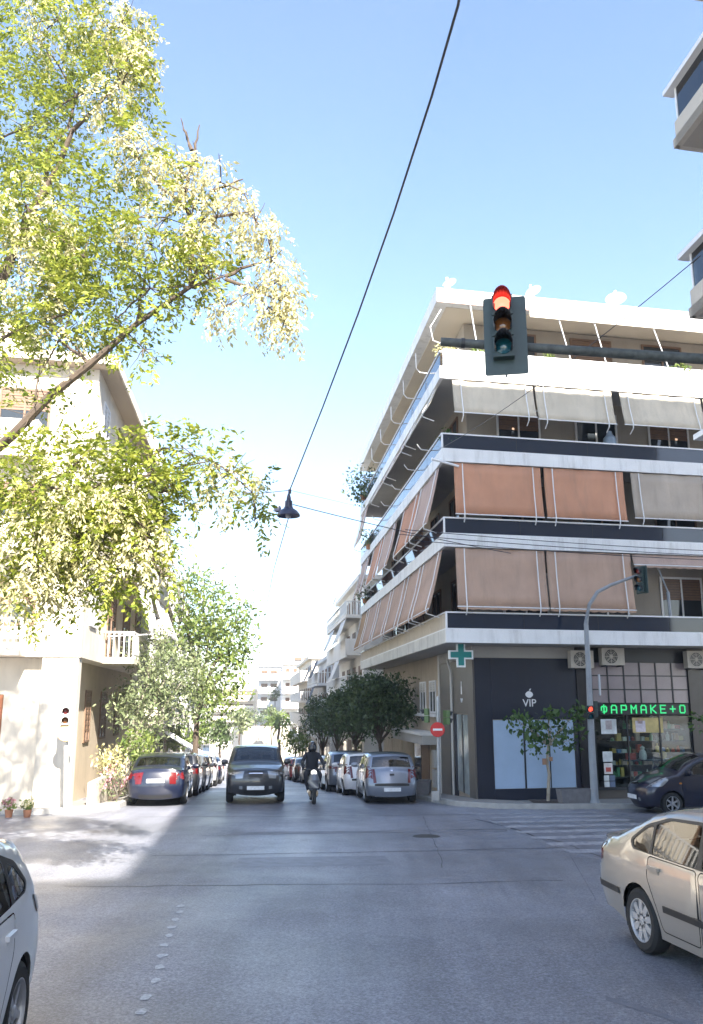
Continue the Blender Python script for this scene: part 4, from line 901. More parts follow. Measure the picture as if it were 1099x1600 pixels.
right_row = [(33.9, HATCH, P_WHT, 'white hatchback, second in the right-hand row, beside the scooter'), (38.4, CROSS, P_SILV, 'silver crossover, third in the right-hand row'), (43.4, HATCH, P_WHT, 'white hatchback, fourth in the right-hand row'), (48.2, SEDANB, P_GR2, 'grey saloon, fifth in the right-hand row'), (53.4, HATCH, P_BEIGE, 'beige hatchback, sixth in the right-hand row'), (58.2, SEDANB, P_BLK, 'black saloon, seventh in the right-hand row'), (63.4, HATCH, P_RED, 'red hatchback, eighth in the right-hand row'), (68., CROSS, P_WHT, 'white crossover at the far end of the right-hand row')]
for s, spc, pm, lb in right_row:
    x, y, z = on_street(s, 4.25 - .028 * (s - 31) + rnd.uniform(-.1, .1)); c = car(lb, spc, pm, (x, y, z), heading(SA + rnd.uniform(-1, 1)), ROWR, detail=s < 35, rim='five', gl=CARGLD); tilted(c, True)
# ------------------------------------------------------------------ left-hand corner building
OL = V2(-8.45, 25.75)
frL = Fr(OL, D1, -D2); LLA, LLB = 15.0, 16.0
bldL = thing('corner_house', 'white corner block behind the big leafy tree, brown shaded ground floor', 'apartment building', (OL[0], OL[1], -.7))
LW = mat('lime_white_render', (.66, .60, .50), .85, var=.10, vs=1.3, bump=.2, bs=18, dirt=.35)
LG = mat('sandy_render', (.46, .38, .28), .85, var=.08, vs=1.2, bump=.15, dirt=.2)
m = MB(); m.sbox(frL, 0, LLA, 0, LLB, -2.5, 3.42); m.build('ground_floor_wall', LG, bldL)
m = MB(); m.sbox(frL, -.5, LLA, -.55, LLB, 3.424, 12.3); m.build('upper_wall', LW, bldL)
m = MB(); m.sbox(frL, -.52, -.0, -.57, .05, 3.0, 3.42) if False else m.sbox(frL, -.46, .02, -.50, .5, -1.3, 3.41); m.build('corner_pier', LW, bldL); m = MB(); m.sbox(frL, -.045, -.002, .52, 1.58, -1.3, 3.41); m.sbox(frL, -.045, -.002, 1.58, 4.62, 2.37, 3.41); m.sbox(frL, -.045, -.002, 4.62, 16, -1.3, 3.41); m.build('front_sunlit_sheet', LW, bldL)  # white sheet added on the front: sunlit glare put into its colour
m = MB(); m.sbox(frL, -1.0, LLA + .2, -1.15, LLB, 12.3, 12.62); lroof = m.build('roof', LW, bldL)
m = MB(); m.sbox(frL, -.95, LLA, -1.1, LLB, 12.285, 12.298); m.build('eave_soffit', mat('brown_soffit', (.40, .33, .25), .85), lroof)
m = MB(); m.sbox(frL, 2.5, 9, 2.5, 9, 12.62, 15.0); m.build('roof_storey', LW, lroof)
LZ = [3.42, 6.36, 9.3]
LRAIL = mat('white_railing', (.70, .69, .66), .5)
def balcony(F, par, side, p0, p1, zb, dep, base, style, mm, rail=LRAIL, nb=None):
    """slab, parapet or barred railing; side 'b' = street face (p along a), side 'a' = face towards the crossing"""
    def bx(mb, q0, q1, d0, d1_, za, zb_):
        if side == 'b': mb.sbox(F, q0, q1, base - d1_, base - d0, za, zb_)
        else: mb.sbox(F, base - d1_, base - d0, q0, q1, za, zb_)
    s = MB(); bx(s, p0, p1, 0, dep, zb, zb + .2); o = s.build('balcony', mm, par)
    if style == 'solid':
        s = MB(); bx(s, p0, p1, dep - .1, dep + .003, zb - .12, zb + 1.0); bx(s, p0, p0 + .1, 0, dep - .1, zb + .2, zb + 1.0); bx(s, p1 - .1, p1, 0, dep - .1, zb + .2, zb + 1.0); s.build('parapet', mm, o)
    else:
        s = MB(); bx(s, p0, p1, dep - .06, dep + .002, zb + 1.0, zb + 1.06); bx(s, p0, p1, dep - .06, dep, zb + .3, zb + .34); bx(s, p0, p0 + .06, 0, dep - .062, zb + 1.0, zb + 1.06); bx(s, p1 - .06, p1, 0, dep - .062, zb + 1.0, zb + 1.06); rl = s.build('handrail', rail, o)
        n = int((p1 - p0) / .16); pitch = (p1 - p0 - .06) / n
        for k in range(n + 1):
            s = MB(); bx(s, p0 + k * pitch, p0 + k * pitch + .045, dep - .05, dep - .01, zb + .2, zb + 1.0); s.build('baluster', rail, rl)
        for q in (p0 + .01, p1 - .05):
            n = max(2, int(dep / .16))
            for k in range(1, n): s = MB(); bx(s, q, q + .04, dep * k / n - .02, dep * k / n + .02, zb + .2, zb + 1.0); s.build('baluster', rail, rl)
    return o
for i, zb in enumerate(LZ):
    balcony(frL, bldL, 'b', 3.2, 13.8, zb, 1.0, -.552, 'bars', LW)
    balcony(frL, bldL, 'a', .95, 9., zb, .75, -.502, 'bars' if i == 0 else 'solid', LW)
    if i == 0: pass
    for a in (3.6, 7.2, 10.6): window(frL, 'b', a, zb + .22, 1.7, 2.2, bldL, 'balcony_door', SHUT, shutter=.4, at0=-.55)
    window(frL, 'b', .5, zb + 1.0, 1.1, 1.3, bldL, 'window', ALU, shutter=.5, sm=mat('white_shutter', (.6, .58, .54), .6), at0=-.55)
    for b in (.8, 3.4, 6.6): window(frL, 'a', b, zb + (.22 if b > 3 else .9), 1.5, 2.1 if b > 3 else 1.3, bldL, 'balcony_door' if b > 3 else 'window', SHUT, shutter=.5, at0=-.5)
LCAN = canvas('white_side_canvas', (.70, .68, .63))
for i, zt in enumerate((6.3, 9.24, 12.25)):
    awning('b', 3.4, 6.6, zt, zt - 1.75, 1.5, 2.0, LCAN, val=0, parent=bldL, frm=frL); awning('b', 8.4, 13.4, zt, zt - 1.5, 1.5, 2.1, LCAN, val=0, parent=bldL, frm=frL)
awning('a', 3.2, 7.0, 6.3, 5.2, 1.2, 1.9, mat('blue_canvas', (.12, .28, .45), .8), val=.12, parent=bldL, frm=frL); awning('a', 3.2, 8.0, 9.2, 8.0, 1.2, 1.9, LCAN, val=.12, parent=bldL, frm=frL)
for a, wd in ((1.4, .9), (3.6, 1.0), (6.6, 1.3), (10.0, 1.3)): window(frL, 'b', a, .85, wd, 1.7, bldL, 'window', SHUT, shutter=.75, at0=0)
m = MB(); m.sbox(frL, -.05, -.001, 1.6, 4.6, -.75, 2.35); m.build('garage_door', mat('terracotta_door', (.42, .16, .07), .6, var=.1, vs=5), bldL)
for k in range(9): m = MB(); m.sbox(frL, -.075, -.051, 1.62, 4.58, -.70 + k * .335, -.70 + k * .335 + .31); m.build('door_slat', MAT['terracotta_door'], bldL)
m = MB(); m.sbox(frL, .2, 8.8, -1.02, -.86, -2.2, -.12); m.build('garden_wall', LW, bldL)
m = MB(); m.tube([frL(.35, -.06, -.8), frL(.35, -.06, 3.4)], .05, 8); m.build('drainpipe', MAT['pale_pipe'], bldL)

# ------------------------------------------------------------------ plainer blocks along the street
def block(name, label, s0, s1, side, t, z_top, fl, wall, can=None, zg=-6.5, depth=12., bal='bars', roofs=True, wdens=3.4):
    o2 = V2(*ST(s0, t)); F = Fr(o2, D1, D2 if side > 0 else -D2); la = s1 - s0
    root = thing(name, label, 'building', (o2[0], o2[1], gz(o2[1])))
    m = MB(); m.sbox(F, 0, la, 0, depth, zg, z_top); m.build('wall', wall, root)
    m = MB(); m.sbox(F, -.3, la, -.35, depth, z_top, z_top + .28); rr_ = m.build('roof', wall, root)
    m = MB(); m.sbox(F, 2.5, min(la - 1, 6), 3, 7, z_top + .28, z_top + 2.3); m.build('stair_house', wall, rr_)
    g0 = gz(o2[1] + la / 2) + 3.4; n = fl
    for f in range(n):
        zb = g0 + f * (z_top - g0) / n; h = (z_top - g0) / n
        if la > 5: 
            bo = balcony(F, root, 'b', .8, la - .6, zb, 1.05, 0, 'solid' if (f + int(s0)) % 2 == 0 or bal == 'solid' else 'bars', wall)
        k = 1.0
        while k < la - 1.6:
            window(F, 'b', k, zb + .25, 1.5, h - .85, root, 'balcony_door', SHUT, shutter=.45, at0=0, mull=1); k += wdens
        for b in (1.2, 4.6, 8.): window(F, 'a', b, zb + .9, 1.3, 1.3, root, 'window', ALU, shutter=.4, at0=0)
        if can and la > 5:
            for k in range(int(la // 4)):
                if (k + f) % 2 == 0: awning('b', 1.0 + k * 4, 4.2 + k * 4, zb + h - .05, zb + h - 1.5, 1.0, 1.6, can, val=0, parent=root, frm=F, arms=False)
    k = 1.0
    while k < la - 2.5:
        m = MB(); m.sbox(F, k, k + 2.2, -.04, -.001, gz(o2[1] + k) , gz(o2[1] + k) + 2.6); m.build('shop_front', WINGL if int(k) % 2 else SHUT, root); k += 2.9
    return F, root
BL1 = mat('pale_cream_render', (.68, .62, .52), .85, var=.05, vs=.6, dirt=.15); BL2 = mat('pale_grey_render', (.60, .60, .59), .85, var=.05, vs=.6, dirt=.2); BL3 = mat('warm_white_render', (.74, .70, .63), .85, var=.05, vs=.6, dirt=.15)
fB, rB = block('apartment_building', 'cream block on the left behind the two leafy trees', 44.5, 60, -1, -5.5, 9.6, 4, BL1, LCAN)
m = MB(); awning('b', 6.0, 9.2, .9, -.7, .0, 2.6, mat('bright_white_canvas', (.80, .79, .77), .8), val=.15, parent=rB, frm=fB, nm='shop_awning')
block('apartment_building', 'pale grey block on the left, second beyond the corner', 61, 78, -1, -5.6, 7.0, 4, BL2, LCAN)
block('apartment_building', 'warm white block at the far left end of the street', 79, 108, -1, -5.8, 6.0, 4, BL3)
block('apartment_building', 'white block beyond the corner block, with orange-brown shop fronts', 52.5, 68, 1, 6.6, 9.6, 4, BL3, LCAN)
block('apartment_building', 'lower white block on the right with dark awnings, far down the street', 69, 84, 1, 6.1, 5.6, 3, BL2, canvas('dark_slate_canvas', (.10, .11, .13)))
block('apartment_building', 'tallish cream block on the right at the end of the tree row', 85, 110, 1, 5.6, 6.4, 4, BL1)
# buildings across the far end
def far_block(label, px0, px1, Y, z_top, wall, fl=5, bays=3, dark=True):
    a, b = at(px0, 1100, Y), at(px1, 1100, Y); F = Fr(V2(a.x, Y), V2(0, 1), V2(1, 0)); wd = b.x - a.x
    root = thing('apartment_building', label, 'building', (a.x, Y, -6.5))
    m = MB(); m.sbox(F, 0, 14, 0, wd, -7, z_top); m.build('wall', wall, root); m = MB(); m.sbox(F, -.4, 14, -.4, wd + .4, z_top, z_top + .4); m.build('roof', wall, root)
    h = (z_top + 3) / fl
    for f in range(fl):
        zb = -3 + f * h
        m = MB(); m.sbox(F, -1.2, 0, .2, wd - .2, zb, zb + .2); o = m.build('balcony', wall, root); m = MB(); m.sbox(F, -1.2, -1.1, .2, wd - .2, zb + .2, zb + 1.05); m.build('parapet', wall, o)
        for k in range(bays): window(F, 'a', .5 + k * (wd - .6) / bays, zb + .25, min(2.0, (wd - 1) / bays - .3), h - .8, root, 'window', SHUT, shutter=.3, at0=0)
far_block('distant pale block with stacked balconies, seen over the middle of the street', 403, 438, 150, 8.3, BL2, 5, 2)
far_block('distant narrow white block just right of the one over mid street', 441, 470, 135, 8.0, BL3, 5, 2)
far_block('distant cream block closing the street on the left', 330, 400, 165, 4.5, BL1, 4, 4)
far_block('distant warm block rising behind the white one', 455, 520, 170, 11.5, BL3, 6, 4)
q0, q1 = at(380, 1140, 128), at(452, 1140, 128); F_ = Fr(V2(q0.x, 128), V2(0, 1), V2(1, 0)); m = MB(); m.sbox(F_, 0, .4, 0, q1.x - q0.x, -6.6, -1.2); m.sbox(F_, -.05, .45, -.05, q1.x - q0.x + .05, -1.2, -1.0)
tag(m.build('retaining_wall', mat('pale_stone_wall', (.52, .46, .37), .85, var=.1, vs=.5, dirt=.2)), 'pale retaining wall closing the far end of the street', 'wall')

# ------------------------------------------------------------------ the block at the near right corner (mostly out of frame; it shades the crossing)
NB = V2(6.43, 12.28); frN = Fr(NB, -D1, D2)                  # a runs towards and past the camera, b to the right
bldN = thing('apartment_building', 'tall grey beige block at the near right corner, only its balcony ends in view', 'apartment building', (NB[0], NB[1], 0))
NW = mat('grey_beige_render', (.50, .46, .40), .85, var=.06, vs=.8, dirt=.25)
NTOP = 22.85
m = MB(); m.sbox(frN, 0, 52, 0, 16, -1, NTOP); m.build('wall', NW, bldN)
m = MB(); m.sbox(frN, -1.0, 52, -1.35, 16, NTOP, NTOP + .35); m.build('roof', NW, bldN)
m = MB(); m.sbox(frN, 33.5, 52, -.9, 12.0, NTOP + .351, NTOP + 6.2); m.build('roof_storey', NW, bldN)
NG = glass('balcony_pane', .55, (.8, .9, .95))
for f in range(6):
    zb = 4.87 + f * 2.87
    s = MB(); s.sbox(frN, -.0, 16, -1.40, 0, zb, zb + .15); o = s.build('balcony', mat('balcony_soffit_grey', (.36, .33, .29), .85, dirt=.2), bldN)
    s = MB(); s.sbox(frN, .09, 16, -1.40, -1.30, zb - .002, zb + .40); s.sbox(frN, -.002, .09, -1.32, 0, zb - .002, zb + .40); s.add([frN(-.002, -1.32, zb), frN(.09, -1.40, zb), frN(.09, -1.32, zb), frN(-.002, -1.32, zb + .40), frN(.09, -1.40, zb + .40), frN(.09, -1.32, zb + .40)], [(0, 2, 1), (3, 4, 5), (0, 1, 4, 3)]); s.build('parapet', NW, o)
    s = MB(); s.sbox(frN, -.07, 16, -1.47, -1.28, zb + .98, zb + 1.06); s.sbox(frN, -.05, .1, -1.28, 0, zb + .98, zb + 1.06)
    for a in (.12, 1.6, 3.1, 4.6, 6.1): s.sbox(frN, a, a + .04, -1.37, -1.33, zb + .40, zb + .98)
    s.build('handrail', ALU, o)
    for a in (.17, 1.65, 3.15, 4.65): s = MB(); s.sbox(frN, a, a + 1.42, -1.36, -1.345, zb + .41, zb + .975); s.build('glass_panel', NG, o)
    for a in (1.2, 4.4, 7.6): window(frN, 'b', a, zb + .2, 1.8, 2.1, bldN, 'balcony_door', SHUT, at0=0)
# ------------------------------------------------------------------ traffic signals, signs, lamp, wires
def visor(mb, c, r, ln, fwd, up):          # open-bottomed hood
    M = axis_m(c, fwd.cross(up) * -1, up)     # local z along fwd
    n = 14; rows = []
    for k in range(n + 1):
        a = R(-35 + 250 * k / n); rows.append((M @ Vector((r * math.cos(a), r * math.sin(a), 0)), M @ Vector((r * .98 * math.cos(a), r * .98 * math.sin(a) - .008, ln * (.55 + .45 * max(0, math.sin(a)))))))
    for (a, b), (c_, d) in zip(rows, rows[1:]): mb.quad(a, c_, d, b)
def signal_head(root, c, az, lens=.1, aspects=3, lit=0, board=None, gap=.30, hm=GREEN, colours=('red', 'amber', 'green'), tilt=0., off=(0, 0), vis=2.1):
    fwd = Vector((math.sin(R(az)), math.cos(R(az)), -math.sin(tilt))).normalized(); rt = Vector((0, 0, 1)).cross(fwd).normalized() * -1; up = rt.cross(fwd).normalized()
    if up.z < 0: up = -up
    c = Vector(c); M0 = axis_m(c, rt, up)
    zsgn = 1 if (M0.to_3x3() @ Vector((0, 0, 1))).dot(fwd) > 0 else -1
    def B(mb, x, y, z, sx, sy, sz): mb.box(M0 @ Vector((x, y, z * zsgn)), (sx, sy, sz), M=M0.to_3x3().to_4x4())
    if board: mb = MB(); mb.prism(rounded([(-board[0] / 2, -board[1] / 2), (board[0] / 2, -board[1] / 2), (board[0] / 2, board[1] / 2), (-board[0] / 2, board[1] / 2)], .03, 2), M0 @ Matrix.Translation((0, 0, -.012)), .012); mb.build('backboard', hm, root)
    for k in range(aspects):
        y = ((aspects - 1) / 2 - k) * gap + off[1]; x = off[0]
        mb = MB(); B(mb, x, y, .075, lens * 2.5, gap * .94, .125); hs = mb.build('signal_housing', hm, root)
        lc = M0 @ Vector((x, y, .14 * zsgn)); col = colours[k]
        lm = {'red': mat('small_red_signal_lit', (.4, .02, .02), .3, emit=((1, .09, .05), .45)) if lit == k and not board else mat('red_signal_lit', (.5, .02, .02), .3, emit=((1, .10, .06), 1.5)) if lit == k else mat('red_signal_dark', (.16, .012, .012), .15, coat=.5), 'amber': mat('amber_signal_dark', (.22, .085, .02), .12, coat=.6), 'green': mat('green_signal_dark', (.01, .09, .12), .1, coat=.6)}[col]
        M = axis_m(lc, rt, up); d = 1 if (M.to_3x3() @ Vector((0, 0, 1))).dot(fwd) > 0 else -1
        mb = MB(); mb.lathe([(lens, 0), (lens * .97, .008 * d), (lens * .7, .025 * d), (lens * .35, .036 * d), (0, .04 * d)], M, 20); mb.build('signal_lens', lm, hs, smooth=True)
        mb = MB(); visor(mb, lc, lens * 1.12, lens * vis, fwd, up); v = mb.build('visor', mat('visor_red_glow_tone', (.30, .012, .015), .5) if lit == k and col == 'red' and board else DARK, hs, smooth=True); v.modifiers.new('thick', 'SOLIDIFY').thickness = .006  # glow of the red lamp is put into its visor's colour
# mast-arm signal hanging over the near side of the crossing
YB = 10.3
pb = at(790, 525, YB)
sig = thing('traffic_signal', 'large dark green signal showing red, hung from a mast arm high over the crossing', 'traffic light', (5.75, 10.1, gz(10.1) + .14))
signal_head(sig, pb, 190, .105, 3, 0, (.54, 1.06), .285, off=(.03, .09), vis=3.0)
e0, e1 = at(689, 534, YB + .14), at(1099, 561, YB + .05)
dv = (e1 - e0).normalized(); pole_top = e0 + dv * ((5.75 - e0.x) / dv.x)
m = MB(); m.tube([e0, e0 + dv * .55, e0 + dv * 2.8, pole_top], [.055, .058, .066, .075], 12); m.build('mast_arm', mat('grimy_dark_pole', (.075, .085, .08), .6, var=.35, vs=14, bump=.3, bs=40), sig, smooth=True)
m = MB(); m.tube([e0 + dv * .26, e0 + dv * .31], .066, 12); m.build('arm_clamp', DARK, sig)
m = MB(); m.tube([(5.75, 10.1, gz(10.1) + .1), (5.75, 10.1, 3), pole_top + Vector((0, 0, .15))], [.11, .1, .08], 12); m.build('pole', MAT['grimy_dark_pole'], sig, smooth=True)
m = MB(); m.box(pb + Vector((.02, .09, .1)), (.06, .14, .5)); m.build('bracket', DARK, sig)
m = MB(); m.tube([pb + Vector((0, 0, -.49)), pb + Vector((-.01, 0, -.56))], .012, 6); m.build('cable_end', DARK, sig)
# curved pole with a signal, in front of the pharmacy
b = at(930, 1254, 26.4); pz = gz(26.4) + .14
sg2 = thing('traffic_signal', 'grey curved-top signal pole standing in front of the pharmacy', 'traffic light', (b.x, 26.4, pz))
top = lambda px, py: at(px, py, 26.4)
m = MB(); m.tube([(b.x, 26.4, pz - .05), (b.x, 26.4, pz + .12), top(925, 1170), top(920, 1050), top(916, 975), top(921, 945), top(934, 925), top(955, 914), top(985, 903), top(1000, 898)], [.17, .115, .105, .085, .07, .06, .055, .05, .045, .04], 12); m.build('pole', GREYP, sg2, smooth=True)
signal_head(sg2, top(1003, 906), 232, .09, 3, None, (.42, .86), .26); 
signal_head(sg2, top(917, 1113) + Vector((.03, -.16, 0)), 180, .075, 2, 0, None, .2, colours=('red', 'green'))
signal_head(sg2, top(926, 1108) + Vector((.05, .12, 0)), 100, .07, 2, None, None, .24, colours=('red', 'green'))
m = MB(); m.box(top(937, 1070), (.04, .1, .62)); m.build('side_plate', mat('pale_plate', (.5, .52, .54), .5), sg2)
# slim steel mast with a leaning stay on the first balcony
m = MB(); q = at(1047, 985, 28); m.tube([at(1050, 985, 28.25), at(1044, 925, 28.25)], .055, 8); m.tube([at(1044, 925, 28.25), at(1027, 884, 28.1)], .028, 6); tag(m.build('balcony_post', GREYP), 'grey post with a leaning stay on the first floor balcony', 'post')
# no-entry sign
yb = 27.6; pb2 = at(686, 1247, yb); gy = gz(yb) + .14
ne = thing('no_entry_sign', 'round red no entry sign on a grey pole at the right kerb', 'road sign', (pb2.x, yb, gy))
m = MB(); m.tube([(pb2.x, yb, gy - .02), at(684, 1088, yb)], .055, 12); m.build('pole', STEEL, ne, smooth=True)
c = at(684, 1140, yb - .08); M = axis_m(c, (1, 0, 0), (0, 0, 1))
m = MB(); m.lathe([(0, .012), (.215, .012), (.225, 0), (.215, -.01)], M, 28); di = m.build('sign_disc', mat('sign_red', (.52, .018, .02), .35), ne)
m = MB(); m.box(c + Vector((0, -.014, 0)), (.29, .006, .062)); m.build('white_bar', mat('sign_white', (.78, .78, .78), .4), di)
for px, rot, lb in ((671, -70, 0), (695, 60, 1)):
    signal_head(ne, at(px, 1118 if px < 680 else 1121, yb + .05), rot, .075, 2, None, None, .22, hm=mat('green_signal_back', (.10, .17, .06), .5), colours=('red', 'green'))
m = MB(); m.box((pb2.x - .12, yb - .1, gy + .12), (.22, .2, .26)); tag(m.build('kerb_box', mat('concrete_block', (.35, .34, .32), .8, var=.1)), 'low concrete block at the foot of the no entry sign pole', 'block')
# left corner signal
yl = 24.6; lb_ = at(104, 1258, yl)
sg3 = thing('traffic_signal', 'sunlit pale signal post with a round plate at the left corner', 'traffic light', (lb_.x, yl, gz(yl) + .14))
PALEP = mat('sun_glare_pole_tone', (.62, .60, .54), .5, dirt=.15)  # sun glare put into the colour of a grey-green post
m = MB(); m.tube([(lb_.x, yl, gz(yl)), at(104, 1095, yl)], .06, 12); m.build('pole', PALEP, sg3, smooth=True)
signal_head(sg3, at(103, 1118, yl - .15), 165, .085, 2, None, None, .25, hm=PALEP, colours=('red', 'amber'))
m = MB(); m.lathe([(0, .01), (.24, .01), (.25, 0), (0, -.01)], axis_m(at(104, 1144, yl - .2), (1, .2, 0), (0, 0, 1)), 26); m.build('round_plate', mat('pale_orange_plate', (.62, .42, .22), .5), sg3)
# pharmacy cross
cc = Vector(fr(.75, .62, 3.62)); cr = thing('pharmacy_cross', 'green cross sign with white edge under the balcony corner', 'sign', tuple(cc))
cross = lambda w_, h: [(-h, -w_), (-w_, -w_), (-w_, -h), (w_, -h), (w_, -w_), (h, -w_), (h, w_), (w_, w_), (w_, h), (-w_, h), (-w_, w_), (-h, w_)]
Mc = axis_m(cc + Vector((0, 0, -.02)), (.99, .08, 0), (0, 0, 1)); 
m = MB(); m.prism(cross(.135, .385), Mc, .12); m.build('cross_case', mat('white_sign_case', (.74, .76, .76), .4), cr)
m = MB(); m.prism(cross(.09, .33), Mc @ Matrix.Translation((0, 0, .121)), .012); m.build('cross_face', mat('teal_cross_face', (.006, .20, .19), .3), cr)
m = MB(); m.prism(cross(.09, .33), Mc @ Matrix.Translation((0, 0, -.013)), .012); m.build('cross_face', MAT['teal_cross_face'], cr)
m = MB(); m.tube([cc + Vector((0, .05, .36)), cc + Vector((0, .05, .5))], .025, 8); m.tube([cc + Vector((0, .06, 0)), cc + Vector((.5, .7, .0))], .02, 6); m.build('bracket', DARK, cr)
# street lamp on its span wires
YL = 19.; lc = at(451, 806, YL)
lp = thing('street_lamp', 'dark bell-shaped lamp hanging from wires over the street', 'street lamp', tuple(lc))
LMP = mat('lamp_enamel_dark', (.035, .042, .075), .4, var=.1, vs=8)
m = MB(); m.lathe([(.012, .52), (.03, .50), (.05, .42), (.055, .36), (.085, .34), (.09, .22), (.11, .17), (.19, .12), (.25, .05), (.265, .0), (.255, -.012), (.18, .03), (.06, .08)], Matrix.Translation(lc), 26); m.build('lamp_shade', LMP, lp, smooth=True)
m = MB(); m.lathe([(0, -.09), (.05, -.07), (.065, 0), (.05, .07)], Matrix.Translation(lc + Vector((0, 0, .02))), 14); m.build('bulb', mat('frosted_bulb', (.35, .36, .38), .3), lp, smooth=True)
m = MB(); m.lathe([(0, -.08), (.07, -.06), (.085, 0), (.07, .06), (0, .08)], Matrix.Translation(lc + Vector((-.25, 0, .16))), 12); m.tube([lc + Vector((-.25, 0, .1)), lc + Vector((-.33, 0, -.01)), lc + Vector((-.28, .0, -.1)), lc + Vector((-.17, 0, -.02))], .008, 5); m.build('junction_box', LMP, lp, smooth=True)
m = MB(); m.tube([lc + Vector((0, 0, .5)), at(453, 768, YL)], .016, 6); m.box(at(453, 768, YL), (.07, .07, .09)); m.build('hanger', LMP, lp)
def wire(label, pts, r=.011, name='overhead_wire', sag=0., grp='overhead wires'):
    P = [Vector(p) for p in pts]
    if len(P) == 2:
        P = [P[0].lerp(P[1], i / 14) - Vector((0, 0, sag * 4 * (i / 14) * (1 - i / 14))) for i in range(15)]
    m = MB(); m.tube(P, r, 5); return tag(m.build(name, WIRE, smooth=True), label, 'wire', grp)
top_l = at(453, 766, YL)
wire('thick black cable running overhead down to the street lamp', [at(724, -40, 6.0), at(716, 8, 6.4), at(675, 150, 7.6), at(615, 335, 9.8), at(560, 490, 12.4), at(505, 635, 15.4), top_l], .014)
wire('thin cable going on from the lamp down the street', [lc + Vector((0, 0, -.05)), at(428, 890, 27), at(413, 965, 38)], .012)
wire('span wire from the lamp hanger to the left-hand tree side', [top_l, frL(3, -.6, 9.0)], .010, sag=.1)
wire('span wire from the lamp to the corner block', [lc + Vector((.1, 0, .26)), fr(0, 2.2, 6.75)], .012, sag=.06)
wire('faint wire from the lamp hanger up to the top floor of the corner block', [top_l, fr(19, 0, 12.4)], .006)
for k, (z0_, z1_) in enumerate(((7.15, 6.85), (7.3, 7.0), (6.98, 6.7))): wire('%s of three lines strung along the second floor balcony' % ('middle', 'uppermost', 'lowest')[k], [fr(-.35, -1.5 + k * .2, z0_), fr(-.4, 14, z1_)], .012, sag=.12, grp='lines along the second floor')
wire('line crossing in front of the upper floors to the near right balconies', [at(690, 700, 26.0), frN(.4, -1.36, 8.55)], .008, sag=.2)
# air conditioners, dishes
ACW = mat('ac_casing', (.50, .46, .40), .55, var=.05, dirt=.25)
def ac(bpos, zc, label):
    o = thing('air_conditioner', label, 'air conditioner', fr(A0 - .25, bpos, zc - .3)); m = MB(); m.sbox(fr, A0 - .42, A0 - .12, bpos - .4, bpos + .4, zc - .28, zc + .28); m.build('casing', ACW, o)
    M = axis_m(Vector(fr(A0 - .425, bpos - .08, zc)), (D2[0], D2[1], 0), (0, 0, 1)); m = MB(); m.lathe([(0, .004), (.235, .004)], M, 24); m.build('fan_opening', DARK, o)
    m = MB()
    for r_ in (.08, .13, .18, .23): m.lathe([(r_ - .007, .012), (r_ + .007, .012)], M, 24)
    for k in range(4): m.prism([(-.008, -.235), (.008, -.235), (.008, .235), (-.008, .235)], M @ Matrix.Rotation(k * math.pi / 4, 4, 'Z') @ Matrix.Translation((0, 0, .008)), .004)
    m.lathe([(0, .02), (.05, .018), (.06, .01)], M, 12); m.build('fan_grille', ACW, o)
    m = MB(); m.sbox(fr, A0 - .40, A0, bpos - .3, bpos - .26, zc - .33, zc - .285); m.sbox(fr, A0 - .40, A0, bpos + .26, bpos + .3, zc - .33, zc - .285); m.build('wall_bracket', DARK, o)
ac(4.82, 3.52, 'beige outdoor air conditioner half hidden by the curved signal pole'); ac(5.92, 3.62, 'beige outdoor air conditioner with visible fan above the pharmacy transom'); ac(9.0, 3.55, 'beige outdoor air conditioner at the right edge of the pharmacy'); 
DISH = mat('dish_grey', (.46, .46, .45), .5, var=.1, vs=4)
for b_, r_, rzz, lb in ((.55, .24, -30, 'small white satellite dish, nearest the roof corner'), (3.6, .28, -35, 'white satellite dish on the roof above the mast signal'), (6.7, .36, -20, 'largest white satellite dish, right of the others on the roof')):
    p = Vector(fr(.5, b_, 15.62)); o = thing('satellite_dish', lb, 'satellite dish', tuple(p)); Md = Matrix.Translation(p + Vector((0, 0, .45))) @ Matrix.Rotation(R(rzz), 4, 'Z') @ Matrix.Rotation(R(58), 4, 'X')
    m = MB(); m.lathe([(0, 0), (r_ * .5, r_ * .07), (r_ * .85, r_ * .2), (r_, r_ * .28)], Md @ Matrix.Diagonal((1, 1.1, 1, 1)), 24); q = m.build('dish', DISH, o, smooth=True); q.modifiers.new('thick', 'SOLIDIFY').thickness = .01
    m = MB(); m.tube([p, p + Vector((0, 0, .45))], .03, 8); m.build('mast', ALU, o)
    m = MB(); m.tube([Md @ Vector((0, -r_, r_ * .28)), Md @ Vector((0, -.1, r_ * 1.1))], .012, 5); m.box(Md @ Vector((0, -.06, r_ * 1.12)), (.07, .07, .1)); m.build('feed_arm', ALU, o)
# kerbside planter
def trough(label, p, sx, sy, h, rz, mm):
    o = thing('planter', label, 'planter', p, rz); m = MB(); a = .04
    def ring(x, y, z): return [(-x, -y, z), (x, -y, z), (x, y, z), (-x, y, z)]
    r = [ring(sx * .46, sy * .44, 0), ring(sx * .5, sy * .5, h), ring(sx * .5 - a, sy * .5 - a, h), ring(sx * .5 - a, sy * .5 - a, h - .06)]
    for k in range(3):
        for j in range(4): m.add([r[k][j], r[k][(j + 1) % 4], r[k + 1][(j + 1) % 4], r[k + 1][j]], [(0, 1, 2, 3)])
    m.add(r[0], [(3, 2, 1, 0)]); m.build('trough', mm, o, world=False); m = MB(); m.add(r[3], [(0, 1, 2, 3)]); m.build('soil', mat('soil', (.06, .045, .035), .95), o, world=False); return o
TRO = mat('grey_concrete', (.17, .165, .17), .8, var=.15, vs=6)
pp = at(900, 1250, 26.5); trough('long grey planter at the foot of the curved signal pole', (pp.x, 26.5, gz(26.5) + .14), 1.05, .4, .38, R(11), TRO)
